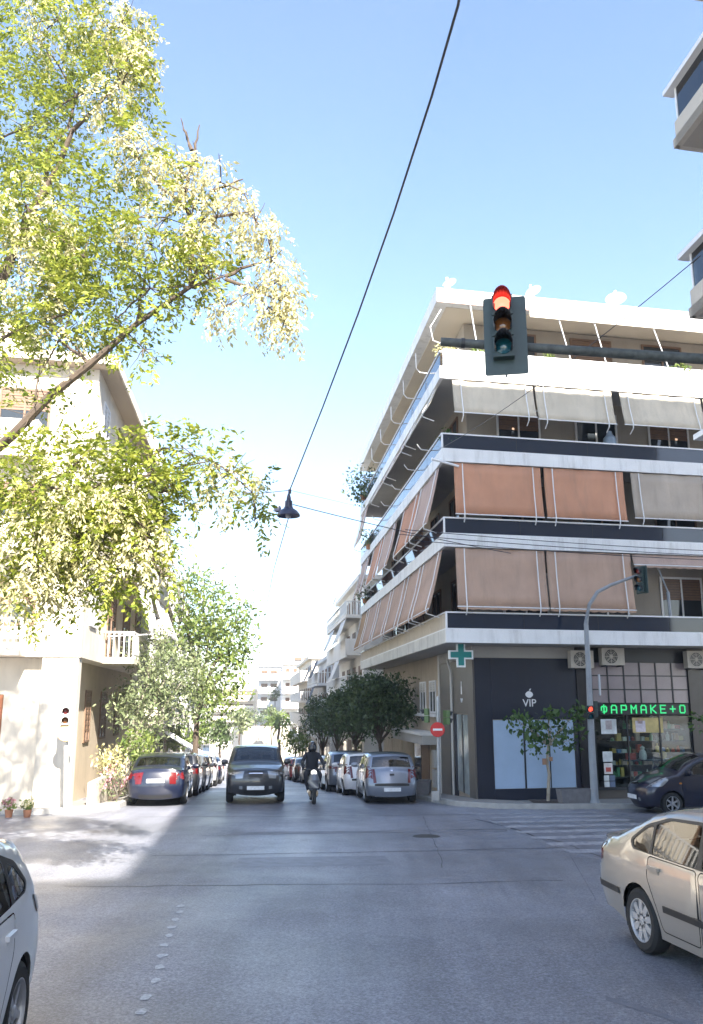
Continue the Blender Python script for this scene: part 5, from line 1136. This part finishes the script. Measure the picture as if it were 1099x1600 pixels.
pp = at(663, 1240, 30.2); trough('low grey planter beside the parked silver hatchback', (pp.x, 30.2, gz(30.2) + .14), .9, .45, .42, R(80), TRO)
# ------------------------------------------------------------------ trees and plants
rs = np.random.RandomState(11)
def leaves(name, m, parent, clumps, size, asp=.45, droop=.3, sub=14, spread=.32, shell=.35, label=None, spray=0., hang=0.):
    """clumps: (x, y, z, rx, ry, rz, n): leaf faces gathered in twigs through each clump's volume"""
    C = []; AX = []; SD = []
    for (x, y, z, rx, ry, rz, n) in clumps:
        k = max(3, n // sub)
        u = rs.normal(size=(k, 3)); u /= np.linalg.norm(u, axis=1)[:, None]; r = (shell + (1 - shell) * rs.rand(k)) ** .6
        tw = u * r[:, None] * np.array([rx, ry, rz]) + np.array([x, y, z])
        pos = np.repeat(tw, sub, axis=0); mean_r = (rx * ry * rz) ** (1 / 3)
        if spray:                                  # leaflets set in pairs along a twig that points outwards and droops
            ax = u + rs.normal(size=u.shape) * .55; ax[:, 2] -= hang; ax /= np.linalg.norm(ax, axis=1)[:, None]; AX.append(np.repeat(ax, sub, axis=0))
            t = np.tile(np.arange(sub) / sub, k)[:, None]; pos = pos + AX[-1] * t * spray; pos[:, 2] -= .25 * spray * t[:, 0] ** 2; SD.append(np.tile(np.where(np.arange(sub) % 2, 1., -1.), k))
            pos = pos + rs.normal(size=pos.shape) * .012
        else: pos = pos + rs.normal(size=pos.shape) * np.array([1, 1, .8]) * spread * min(.55, mean_r * .45)
        C.append(pos)
    C = np.concatenate(C); n = len(C)
    a = rs.normal(size=(n, 3)); a[:, 2] -= droop * 2; a /= np.linalg.norm(a, axis=1)[:, None]
    if spray:
        AX = np.concatenate(AX); SD = np.concatenate(SD)[:, None]; up = rs.normal(size=(n, 3)) * .35 + np.array([0, 0, 1.])
        sd = np.cross(AX, up); sd /= np.linalg.norm(sd, axis=1)[:, None] + 1e-6
        a = sd * SD + AX * .55 + rs.normal(size=(n, 3)) * .25; a[:, 2] -= droop; a /= np.linalg.norm(a, axis=1)[:, None]
    b = rs.normal(size=(n, 3))
    if spray: b = AX + rs.normal(size=(n, 3)) * .3
    b -= (b * a).sum(1)[:, None] * a; b /= np.linalg.norm(b, axis=1)[:, None]
    s = size * (.45 + 1.1 * rs.rand(n) ** 1.4)[:, None]
    V = np.stack([C, C + a * s * .5 + b * s * asp * .5, C + a * s, C + a * s * .5 - b * s * asp * .5], 1).reshape(-1, 3)
    if parent is not None: V = V - np.array(wm(parent).translation)
    me = bpy.data.meshes.new(name); me.vertices.add(4 * n); me.vertices.foreach_set('co', V.astype(np.float32).ravel())
    me.loops.add(4 * n); me.loops.foreach_set('vertex_index', np.arange(4 * n, dtype=np.int32)); me.polygons.add(n)
    me.polygons.foreach_set('loop_start', np.arange(0, 4 * n, 4, dtype=np.int32)); me.polygons.foreach_set('loop_total', np.full(n, 4, dtype=np.int32)); me.update(calc_edges=True)
    me.materials.append(m); o = bpy.data.objects.new(name, me); COL.objects.link(o)
    if parent is not None: o.parent = parent
    if label: o['label'] = label
    return o
def limbs(mb, p0, p1, r0, r1, wob=.12, n=6):
    p0, p1 = Vector(p0), Vector(p1); P = []; L = (p1 - p0).length
    for i in range(n + 1):
        t = i / n; w_ = wob * L * math.sin(math.pi * t)
        P.append(p0.lerp(p1, t) + Vector((rnd.uniform(-1, 1), rnd.uniform(-1, 1), rnd.uniform(-.3, 1))) * w_ * .35)
    mb.tube(P, [r0 + (r1 - r0) * i / n for i in range(n + 1)], 8, cap=False); return P
LF_A = leafmat('acacia_leaf', (.12, .175, .018), (.37, .385, .06), .45)
LF_P = leafmat('pale_seed_pod', (.42, .40, .17), (.70, .64, .38), .35)
LF_O = leafmat('olive_leaf', (.10, .14, .055), (.27, .30, .16), .3)
LF_D = leafmat('dark_orange_tree_leaf', (.03, .055, .02), (.11, .155, .06), .25)
LF_B = leafmat('bright_leaf', (.08, .14, .03), (.24, .29, .07), .4)
LF_M = leafmat('mulberry_leaf', (.028, .07, .014), (.10, .18, .035), .3)
# the big tree on the near left: crown gathered from lobes, branches, hanging pods
big = thing('pagoda_tree', 'big yellow-green tree with hanging pale pods filling the upper left', 'tree', (-7.6, 12.6, gz(12.6) + .14))
tb = MB(); base = Vector((-7.6, 12.6, gz(12.6)))
P = limbs(tb, base, (-7.3, 12.4, 4.2), .24, .19, .05)
fork = Vector((-7.3, 12.4, 4.2))
reach = at(18, 682, 11.5); mid = at(140, 570, 11.3); tip = at(298, 448, 11.0)
tb.tube([fork, fork.lerp(reach, .5) + Vector((0, 0, -.1)), reach, at(75, 622, 11.4), mid, at(215, 505, 11.2), tip], [.13, .10, .066, .06, .052, .04, .028], 8, cap=False)
br = [(tip, at(352, 432, 10.9)), (tip, at(330, 380, 11.2)), (at(215, 505, 11.2), at(230, 400, 11.5)), (at(300, 340, 11.2), at(212, 245, 11.4)), (at(298, 448, 11), at(300, 300, 11.2)), (at(352, 432, 10.9), at(430, 400, 10.9)), (at(352, 436, 10.9), at(440, 470, 10.9)), (mid, at(60, 500, 11.6)), (at(310, 345, 11.1), at(395, 330, 11)), (at(300, 235, 11.2), at(283, 185, 11.2)), (at(300, 260, 11.2), at(312, 195, 11.2)), (at(290, 300, 11.2), at(305, 240, 11.2)), (at(330, 300, 11.1), at(380, 280, 11.1))]
for a, b in br: limbs(tb, a, b, .03, .008, .10)
for a, b, r in ((fork, at(40, 350, 12.4), .14), (fork, at(-120, 300, 13), .15), (at(0, 450, 12.3), at(120, 150, 12.6), .07), (at(40, 350, 12.4), at(200, 90, 12.2), .06), (fork, at(60, 760, 11.6), .07), (at(60, 760, 11.6), at(260, 800, 11.3), .035), (at(120, 770, 11.5), at(330, 720, 11.2), .03), (at(330, 720, 11.2), at(420, 770, 11.1), .015)): limbs(tb, a, b, r, r * .3, .10)
def cl(px, py, rpx, Y, n, sq=(1, 1, 1)):
    p = at(px, py, Y); r = rpx * Y / 1350; return (p.x, p.y, p.z, r * sq[0], r * sq[1] * 1.3, r * sq[2], n)
green = [cl(60, 60, 105, 12.4, 2600), cl(175, 50, 62, 12.2, 900), cl(190, 130, 55, 12.0, 900), cl(40, 200, 100, 12.6, 2300), cl(90, 320, 95, 12.2, 2300), cl(30, 420, 100, 12.2, 2200), cl(130, 400, 70, 11.6, 1300), cl(110, 490, 70, 11.6, 1100), cl(20, 520, 60, 11.8, 700),
         cl(235, 380, 70, 11.2, 800), cl(320, 405, 42, 11.0, 420), cl(235, 450, 55, 11.2, 450), cl(215, 250, 55, 11.4, 520), cl(290, 300, 60, 11.2, 160), cl(225, 545, 38, 11.2, 170), cl(60, 590, 60, 11.6, 160), cl(-60, 250, 130, 13, 1500), cl(-80, 600, 120, 13, 900), cl(205, 210, 30, 11.5, 120), cl(180, 500, 40, 11.4, 250),
         cl(70, 750, 85, 11.5, 2000), cl(170, 770, 75, 11.4, 1500), cl(30, 830, 90, 11.5, 1500), cl(160, 860, 70, 11.3, 900), cl(235, 830, 48, 11.2, 500), cl(60, 910, 60, 11.4, 600), cl(225, 725, 45, 11.3, 480), cl(300, 710, 40, 11.2, 260), cl(350, 745, 40, 11.1, 260), cl(395, 770, 30, 11.1, 120), cl(400, 810, 22, 11.1, 70), cl(255, 700, 60, 11.2, 160), cl(190, 895, 48, 11.3, 260), cl(110, 830, 60, 11.3, 700)]
green = [g_[:6] + (int(g_[6] * 2.0),) for g_ in green] + [cl(345, 432, 26, 10.95, 160)] + [cl(50, 650, 50, 11.5, 160), cl(150, 695, 45, 11.4, 300), cl(250, 770, 50, 11.2, 520), cl(290, 760, 45, 11.2, 380), cl(120, 600, 40, 11.4, 60), cl(330, 660, 24, 11.2, 60), cl(250, 900, 30, 11.2, 160), cl(260, 340, 60, 11.3, 200), cl(330, 440, 34, 11.0, 200)]
leaves('crown', LF_A, big, green, .088, .42, .3, sub=18, shell=.2, spray=.36, hang=.35)
pods = [cl(190, 40, 55, 12.0, 900), cl(215, 90, 32, 11.9, 420), cl(170, 150, 38, 11.8, 420), cl(90, 30, 55, 12.2, 420), cl(40, 320, 70, 11.8, 650), cl(80, 360, 55, 11.6, 420), cl(60, 440, 60, 11.6, 420), cl(225, 235, 48, 11.2, 520), cl(280, 265, 40, 11.1, 330), cl(345, 285, 42, 11.0, 330), cl(400, 345, 34, 10.9, 330), cl(435, 440, 30, 10.8, 300), cl(445, 500, 25, 10.8, 220), cl(420, 480, 30, 10.8, 160), cl(350, 480, 26, 10.9, 160), cl(300, 370, 50, 11.0, 380), cl(215, 340, 40, 11.1, 220), cl(340, 340, 50, 11.0, 160), cl(60, 860, 80, 11.2, 1300), cl(130, 820, 75, 11.1, 1000), cl(190, 800, 60, 11.1, 650), cl(230, 850, 40, 11.0, 300), cl(360, 740, 45, 11.0, 220), cl(100, 740, 70, 11.2, 380), cl(100, 520, 50, 11.4, 130), cl(30, 930, 40, 11.2, 260)]
pods += [cl(425, 408, 26, 10.9, 200), cl(380, 300, 24, 11, 120), cl(445, 465, 22, 10.85, 160), cl(395, 455, 26, 10.9, 110), cl(310, 250, 28, 11.1, 120), cl(290, 320, 40, 11.1, 200), cl(420, 370, 20, 10.9, 120)]
leaves('seed_pods', LF_P, big, [g_[:6] + (int(g_[6] * 1.9),) for g_ in pods], .075, .42, .7, sub=14, shell=.3, spray=.34, hang=1.6)
lob = [g_ for g_ in green + pods if g_[6] > 60]; hub = [Vector(mid), Vector(tip), Vector(fork), at(40, 350, 12.4), at(120, 150, 12.6), at(60, 760, 11.6), at(260, 800, 11.3), at(330, 720, 11.2), at(215, 245, 11.4), at(300, 300, 11.2), at(395, 335, 11)]
for g_ in sorted(lob, key=lambda q: min((Vector(q[:3]) - h).length for h in hub)):
    c = Vector(g_[:3]); h = min(hub, key=lambda q: (q - c).length); d_ = (h - c).length
    if .05 < d_: limbs(tb, h, c, min(.028, .010 + .008 * d_), .008, .08, 4)
    hub.append(c)
    for _ in range(5):
        v_ = Vector(rs.normal(size=3)).normalized(); limbs(tb, c, c + Vector((v_.x * g_[3], v_.y * g_[4], v_.z * g_[5])) * 1.02, .008, .003, .10, 4)
tb.build('trunk', BARK, big, smooth=True)
# other trees
def tree(name, label, x, y, zg, trunk, crown, lm, size, m=BARK, r=.11, group=None, asp=.5, sub=12, spread=.5, shell=.35):
    o = thing(name, label, 'tree', (x, y, zg), 0, group); mb = MB(); b = Vector((x, y, zg)); top_ = Vector(trunk); limbs(mb, b - Vector((0, 0, .1)), top_, r, r * .7, .08)
    for c in crown: limbs(mb, top_, (c[0], c[1], c[2]), r * .5, r * .12, .12)
    mb.build('trunk', m, o, smooth=True); leaves('crown', lm, o, crown, size, asp, .25, sub, spread, shell); return o
def tr_at(px, py, Y): p = at(px, py, Y); return (p.x, p.y, p.z)
yo = 31.; x, z = at(205, 1200, yo).x, gz(yo) + .14
tree('olive_tree', 'grey-green olive tree with a pale leaning trunk before the left corner block', at(192, 1230, yo).x, yo, z, tr_at(200, 1175, yo), [cl(225, 1085, 42, yo, 1500), cl(265, 1050, 42, yo, 1500), cl(285, 1095, 36, yo + .3, 1000), cl(240, 1020, 34, yo, 900), cl(200, 1100, 26, yo, 500), cl(300, 1050, 28, yo, 500), cl(225, 1140, 32, yo - .3, 650)], LF_O, .16, PALEBARK, .13, asp=.36, spread=.7)
yo = 42.; tree('plane_tree', 'tall airy bright green tree rising behind the olive tree', at(300, 1200, yo).x, yo, gz(yo) + .14, tr_at(310, 1110, yo), [cl(330, 960, 50, yo, 1500), cl(290, 930, 34, yo, 500), cl(350, 1000, 44, yo, 1200), cl(375, 960, 28, yo, 260), cl(340, 1060, 44, yo, 1300), cl(300, 1000, 40, yo, 900), cl(375, 1010, 22, yo, 160), cl(285, 900, 20, yo, 100), cl(320, 905, 25, yo, 160), cl(330, 1095, 30, yo, 500)], LF_B, .22, BARK, .16, spread=.7)
yo = 27.6; x = at(215, 1200, yo).x
for px, py, rp, Y, n, lb, lm in ((215, 1165, 24, 29.5, 700, 'green shrub in front of the olive tree trunk', LF_B), (172, 1185, 20, 28.6, 450, 'dry yellowish shrub by the left garden wall', LF_P)):
    p = at(px, py, Y); o = thing('shrub', lb, 'shrub', (p.x, Y, gz(Y) + .14)); mb = MB()
    for k in range(5): limbs(mb, (p.x + rnd.uniform(-.1, .1), Y, gz(Y)), (p.x + rnd.uniform(-.5, .5), Y + rnd.uniform(-.3, .3), p.z + rnd.uniform(-.3, .5)), .03, .01)
    mb.build('stems', BARK, o); leaves('foliage', lm, o, [cl(px, py, rp, Y, n), cl(px + 6, py + 22, rp * .8, Y, n // 2)], .13, .45, .2, 10, .6)
p = at(178, 1225, 27.2); o = thing('oleander', 'pink flowering oleander left of the dark blue saloon', 'shrub', (p.x, 27.2, gz(27.2) + .14)); mb = MB()
for k in range(6): limbs(mb, (p.x, 27.2, gz(27.2)), (p.x + rnd.uniform(-.5, .5), 27.2 + rnd.uniform(-.3, .3), p.z + rnd.uniform(.0, .6)), .025, .008)
mb.build('stems', BARK, o); leaves('foliage', LF_O, o, [cl(178, 1225, 22, 27.2, 260)], .12, .3, 0, 8, .6); leaves('blossom', leafmat('pink_petal', (.42, .16, .20), (.62, .34, .38), .3), o, [cl(180, 1215, 22, 27.2, 160)], .07, .8, 0, 8, .4)
for px, py, Y, lb, lm in ((16, 1240, 23.6, 'small pot of pink flowers at the far left', 'pink_petal'), (44, 1248, 23.6, 'small pot of yellowish flowers by the left corner block', 'pale_seed_pod')):
    p = at(px, py + 8, Y); o = thing('flower_pot', lb, 'plant pot', (p.x, Y, gz(Y) + (.14 if Y > 24.2 else .0))); g = gz(Y); mb = MB(); mb.lathe([(0, 0), (.08, 0), (.11, .19), (.095, .19), (.09, .16), (0, .16)], Matrix.Translation((p.x, Y, g)), 14); mb.build('pot', mat('terracotta_pot', (.35, .16, .09), .8), o, smooth=True); leaves('foliage', LF_B, o, [(p.x, Y, g + .3, .17, .17, .14, 140)], .08, .5, 0, 8, .5); leaves('blossom', MAT[lm], o, [(p.x, Y, g + .36, .18, .18, .14, 110)], .06, .8, 0, 6, .4)
# dark trees along the right-hand pavement
GRD = 'dark round trees along the right pavement'
for s, ps, lb in ((37.5, 1.0, 'dark round-headed tree nearest the corner block, trunk forked'), (44.5, 1.05, 'dark round-headed tree, second from the corner block'), (52., 1.1, 'dark round-headed tree, third from the corner block'), (60., 1.15, 'dark round-headed tree at the far end of the right row')):
    x, y = ST(s, 5.7 - .03 * (s - 30)); g = gz(y) + .14; hh = 3.5 * ps; k = int(2200 * max(.5, 1.2 - (s - 37) / 40))
    cr_ = [(x + rnd.uniform(-1.2, 1.2), y + rnd.uniform(-1, 1), g + hh + rnd.uniform(-1.1, 1.25), rnd.uniform(.25, .5), rnd.uniform(.25, .5), rnd.uniform(.2, .45), k // 9) for _ in range(8)] + [(x + rnd.uniform(-.2, .2), y, g + hh, .95, .95, .95, k * 2 // 3), (x - .75, y - .2, g + hh - .55, .9, .9, .85, k // 2), (x + .5, y + .2, g + hh + .45, .75, .75, .7, k // 2), (x - .2, y - .5, g + hh + .75, .65, .65, .55, k // 3), (x + .65, y - .3, g + hh - .5, .7, .7, .7, k // 2), (x - .5, y + .5, g + hh + .3, .8, .8, .7, k // 3)]
    tree('orange_tree', lb, x, y, g, (x - .1, y, g + 1.75), cr_, LF_D, .15, BARK, .10, GRD, spread=.75, shell=.2)
# small clipped and pale trees far down the left and middle
for px, py, rp, Y, n, lm, lb, nm in ((345, 1148, 17, 62, 700, LF_D, 'small dark pointed tree far down the left pavement', 'cypress'), (312, 1140, 24, 66, 700, LF_B, 'pale sunlit tree far down the left pavement', 'street_tree'), (376, 1122, 17, 95, 500, LF_O, 'olive-coloured tree near the far end on the left', 'street_tree'), (462, 1160, 18, 76, 500, LF_B, 'bright bush past the right row of dark trees', 'street_tree'), (425, 1118, 13, 122, 260, LF_O, 'little tree above the far retaining wall', 'street_tree'), (400, 1118, 12, 140, 200, LF_D, 'dark little tree left of the distant pale block', 'street_tree'), (430, 1085, 10, 145, 200, LF_D, 'dark upright tree before the distant pale block', 'cypress'), (275, 1150, 20, 58, 500, LF_B, 'light green tree under the white shop awning', 'street_tree')):
    p = at(px, py, Y); r = rp * Y / 1350; g = gz(Y) + .1
    cr_ = [(p.x, Y, p.z, r, r, r, n)] + [(p.x + rnd.uniform(-.6, .6) * r, Y + rnd.uniform(-.5, .5) * r, p.z + rnd.uniform(-.4, .6) * r, r * .6, r * .6, r * .6, n // 4) for _ in range(3)]
    if nm == 'cypress': cr_ = [(p.x, Y, p.z + k * r * .5, r * (.9 - k * .25), r * (.9 - k * .25), r * .5, n // 3) for k in (-1, 0, 1, 2)]
    tree(nm, lb, p.x, Y, g, (p.x, Y, max(g + .5, p.z - r * .7)), cr_, lm, .26 if Y < 90 else .4, BARK, .1, spread=.7)
p = at(436, 1128, 118); o = thing('palm', 'yellow-green palm tuft at the far end of the street', 'palm', (p.x, 118, gz(118))); mb = MB(); limbs(mb, (p.x, 118, gz(118)), p, .2, .16); mb.build('trunk', BARK, o); leaves('fronds', LF_B, o, [(p.x, 118, p.z + .3, 1.5, 1.5, .9, 420)], 1.1, .16, .2, 12, .3)
# young street tree before the frosted windows
yt = 26.9; b = at(856, 1249, yt); g = gz(yt) + .14
cr_ = [cl(862, 1134, 24, yt, 120), cl(822, 1132, 22, yt, 100), cl(888, 1130, 26, yt, 110), cl(850, 1150, 24, yt - .2, 120), cl(800, 1118, 10, yt, 30), cl(835, 1155, 18, yt, 60), cl(890, 1157, 16, yt, 60), cl(905, 1112, 12, yt, 60), cl(860, 1110, 14, yt, 60)]
t = tree('street_tree', 'young slim street tree before the frosted shop windows', b.x, yt, g, tr_at(857, 1165, yt), cr_, LF_M, .17, PALEBARK, .055, asp=.55, spread=.6, sub=8)
m = MB(); m.box(at(851, 1190, yt - .1), (.12, .05, .18)); m.box(at(861, 1186, yt - .08), (.1, .05, .12)); tag(m.build('tree_tag', mat('brown_card', (.30, .17, .10), .7)), 'small brown tag tied round the young street tree', 'tag')
m = MB(); m.sbox(Fr(V2(b.x - .5, yt - .35), V2(0, 1), V2(1, 0)), 0, .8, 0, 1.1, g - .004 if False else g, g + .012); tag(m.build('tree_pit', mat('soil', (.06, .045, .035), .95)), 'square soil patch round the young street tree', 'tree pit')
p = at(1092, 1125, 25.); o = thing('street_tree', 'leafy tree tip reaching in at the right edge by the pharmacy', 'tree', (12.1, 25.4, gz(25.4) + .14)); mb = MB(); limbs(mb, (12.1, 25.4, gz(25.4)), (12.0, 25.3, 1.2), .06, .045); limbs(mb, (12., 25.3, 1.2), p, .03, .01); mb.build('trunk', PALEBARK, o); leaves('crown', LF_M, o, [cl(1092, 1128, 13, 25., 50), (11.3, 25.2, 1.8, .7, .6, .6, 260), (12.2, 25.3, 2., .8, .7, .7, 260)], .17, .55, .2, 8, .6)
# plants on the balconies
def plant(label, a, b_, z, r, n, lm, h=.25, sq=1.0, leaf=.12):
    p = Vector(fr(a, b_, z)); o = thing('potted_plant', label, 'plant', tuple(p)); m = MB(); m.lathe([(0, 0), (.12, 0), (.15, h), (.12, h), (0, h - .04)], Matrix.Translation(p), 12); m.build('pot', mat('terracotta_pot', (.35, .16, .09), .8), o)
    leaves('foliage', lm, o, [(p.x, p.y, p.z + h + r * .6, r, r, r * sq, n), (p.x + .15, p.y - .15, p.z + h + r * .3, r * .7, r * .7, r * .6, n // 3)], leaf, .5, .3, 8, .5); return o
plant('large bushy plant spilling over the far end of the top left balcony', 19.5, -.1, 12.95, 1.0, 420, LF_D, sq=1.1, leaf=.2)
plant('dark climbing plant at the third floor end of the left side', 18.0, .35, 12.85, .7, 260, LF_D, leaf=.2)
plant('trailing plant at the far end of the third floor balcony', 17.6, -.05, 9.9, .5, 180, LF_O, leaf=.16)
plant('small trailing plant at the far end of the second floor balcony', 19.2, -.05, 7.3, .45, 150, LF_O, leaf=.16)
plant('green leafy plant on the third floor rail at the corner', .45, .3, 10.1, .32, 190, LF_M)
plant('pale feathery plant on the roof terrace corner', .4, .3, 13.2, .34, 170, LF_P)
plant('yellow-green plant on the roof terrace left of the mast signal', .3, 1.35, 13.2, .22, 110, LF_B)
plant('yellow-green plant on the roof terrace right of the mast signal', .3, 3.9, 13.2, .28, 130, LF_B)
plant('yellow-green plant at the right end of the roof terrace', .3, 8.9, 13.2, .3, 120, LF_B)
plant('dark plant with thin leaves behind the third floor rail', .5, 5.9, 10.0, .3, 120, LF_M)
m = MB(); p = Vector(fr(.55, 6.12, 10.1)); m.lathe([(0, 0), (.2, 0), (.22, .3), (.22, .55), (.1, .68), (.08, .8), (0, .8)], Matrix.Translation(p + Vector((0, 0, .3))), 16); tag(m.build('water_jar', mat('blue_grey_glaze', (.25, .33, .45), .3), smooth=True), 'blue grey jar standing on the third floor balcony', 'jar')

# ------------------------------------------------------------------ scooter and rider
SX, SY = -1.22, 28.3; SZ = gz(SY)
hd = heading(180 + SA); 
sc = thing('scooter', 'dark scooter with white front and round headlight coming up the street', 'scooter', (SX, SY, SZ), hd)
SCD = paint('scooter_dark_paint', (.02, .022, .03)); SCW = paint('scooter_pale_paint', (.14, .15, .17))
def L_(mb, name, m_, sm=True): return mb.build(name, m_, sc, world=False, smooth=sm)
for xw in (.66, -.62):
    Mw = Matrix.Translation((xw, 0, .24)) @ Matrix.Rotation(math.pi / 2, 4, 'X'); m = MB(); m.lathe([(.15, -.05), (.21, -.055), (.24, -.025), (.24, .025), (.21, .055), (.15, .05)], Mw, 20); w_ = L_(m, 'wheel', TYRE); m = MB(); m.lathe([(0, -.02), (.15, -.045), (.155, .045), (0, .02)], Mw, 16); m.build('rim', ALLOY, w_, world=False)
m = MB(); m.tube([(.66, 0, .38), (.58, 0, .62), (.46, 0, .95)], [.085, .13, .12], 10); L_(m, 'front_fork', SCD)
m = MB(); m.tube([(.60, 0, .36), (.66, 0, .5), (.60, 0, .66), (.52, 0, .86)], [.06, .16, .2, .13], 12); L_(m, 'front_fairing', SCW)
m = MB(); m.tube([(.36, 0, .3), (.0, 0, .28), (-.25, 0, .34)], [.16, .17, .17], 10); L_(m, 'footboard', SCD)
m = MB(); m.tube([(-.2, 0, .45), (-.45, 0, .58), (-.75, 0, .68), (-.92, 0, .66)], [.17, .2, .17, .06], 10); L_(m, 'rear_body', SCD)
m = MB(); m.tube([(-.1, 0, .76), (-.4, 0, .80), (-.75, 0, .84)], [.10, .13, .09], 10); L_(m, 'seat', SEATM)
m = MB(); m.tube([(.42, -.36, 1.02), (.46, -.18, 1.03), (.5, 0, .98), (.46, .18, 1.03), (.42, .36, 1.02)], .022, 8); L_(m, 'handlebar', DARK)
m = MB(); m.lathe([(.085, 0), (.08, .03), (.05, .06), (0, .07)], Matrix.Translation((.56, 0, .93)) @ Matrix.Rotation(math.pi / 2, 4, 'Y'), 16); L_(m, 'headlight', mat('lit_headlamp', (.7, .72, .75), .1, coat=.6, emit=((1, .97, .9), 1.2)))
for sg_ in (1, -1):
    m = MB(); m.tube([(.44, sg_ * .22, 1.03), (.46, sg_ * .32, 1.2)], .010, 5); m.lathe([(0, 0), (.055, .005), (0, .02)], Matrix.Translation((.46, sg_ * .34, 1.23)) @ Matrix.Rotation(math.pi / 2, 4, 'Y'), 12); L_(m, 'mirror', DARK)
    m = MB(); m.lathe([(0, -.02), (.05, 0), (0, .03)], Matrix.Translation((.66, sg_ * .12, .64)) @ Matrix.Rotation(math.pi / 2, 4, 'Y'), 10); L_(m, 'indicator', CLEARL)
m = MB(); m.box((.79, 0, .46), (.012, .16, .12)); 
rider = thing('person', 'rider in dark jacket, dark trousers and black helmet on the scooter', 'person', (SX, SY, SZ), hd)
bm = bmesh.new(); lay = bm.verts.layers.skin.verify(); J = {}
def jv(k, p, r): v = bm.verts.new(p); v[lay].radius = (r, r); J[k] = v
jv('pel', (-.42, 0, .94), .155); jv('spine', (-.38, 0, 1.16), .15); jv('chest', (-.33, 0, 1.36), .17); jv('neck', (-.29, 0, 1.52), .065); jv('head', (-.27, 0, 1.62), .095); jv('crown', (-.27, 0, 1.73), .085)
J['pel'][lay].use_root = True
for k, sg_ in (('l', 1), ('r', -1)):
    jv('sh' + k, (-.32, sg_ * .2, 1.42), .075); jv('el' + k, (-.08, sg_ * .34, 1.18), .055); jv('wr' + k, (.22, sg_ * .33, 1.07), .04); jv('ha' + k, (.34, sg_ * .31, 1.06), .04)
    jv('hip' + k, (-.36, sg_ * .13, .90), .11); jv('kn' + k, (.08, sg_ * .23, .84), .075); jv('an' + k, (.06, sg_ * .17, .46), .05); jv('toe' + k, (.24, sg_ * .17, .42), .045)
for a, b_ in [('pel', 'spine'), ('spine', 'chest'), ('chest', 'neck'), ('neck', 'head'), ('head', 'crown')] + [(x + k, y + k) if x not in ('chest', 'pel') else (x, y + k) for k in 'lr' for x, y in (('chest', 'sh'), ('sh', 'el'), ('el', 'wr'), ('wr', 'ha'), ('pel', 'hip'), ('hip', 'kn'), ('kn', 'an'), ('an', 'toe'))]: bm.edges.new((J[a], J[b_]))
me = bpy.data.meshes.new('body'); bm.to_mesh(me); bm.free(); me.materials.append(mat('dark_jacket', (.016, .018, .026), .8, var=.2, vs=9)); bo_ = bpy.data.objects.new('body', me); COL.objects.link(bo_); bo_.parent = rider
bo_.modifiers.new('skin', 'SKIN').use_smooth_shade = True; s_ = bo_.modifiers.new('sub', 'SUBSURF'); s_.levels = 2; s_.render_levels = 2
m = MB(); m.lathe([(0, .17), (.07, .155), (.12, .10), (.142, .02), (.14, -.06), (.12, -.12), (.10, -.14)], Matrix.Translation((-.26, 0, 1.66)) @ Matrix.Diagonal((1.1, .95, 1.05, 1)), 20); he = m.build('helmet', mat('black_helmet', (.012, .012, .014), .15, coat=.8), rider, world=False, smooth=True)
m = MB(); m.lathe([(.1445, -.055), (.146, .0), (.136, .055)], Matrix.Translation((-.255, 0, 1.66)) @ Matrix.Diagonal((1.12, .97, 1.05, 1)), 12, R(-65), R(65)); m.build('visor', mat('smoked_visor', (.03, .035, .045), .05), he, world=False, smooth=True)
# second, fainter scooter parked far on the left

# ------------------------------------------------------------------ added haze volume, standing in for overexposed glare down the street
HZ = MB(); HZ.box((0, 90, 20), (420, 420, 57.5))
hz = tag(HZ.build('glare_haze', MAT['white_paint']), kind='stuff'); hz.data.materials.clear()
hm_ = bpy.data.materials.new('glare_air'); hm_.use_nodes = True; n_ = hm_.node_tree.nodes; n_.clear()
o_ = n_.new('ShaderNodeOutputMaterial'); v_ = n_.new('ShaderNodeVolumePrincipled'); v_.inputs['Color'].default_value = (.97, .97, .97, 1); v_.inputs['Density'].default_value = .0010; v_.inputs['Anisotropy'].default_value = .2
hm_.node_tree.links.new(v_.outputs[0], o_.inputs['Volume']); hz.data.materials.append(hm_)
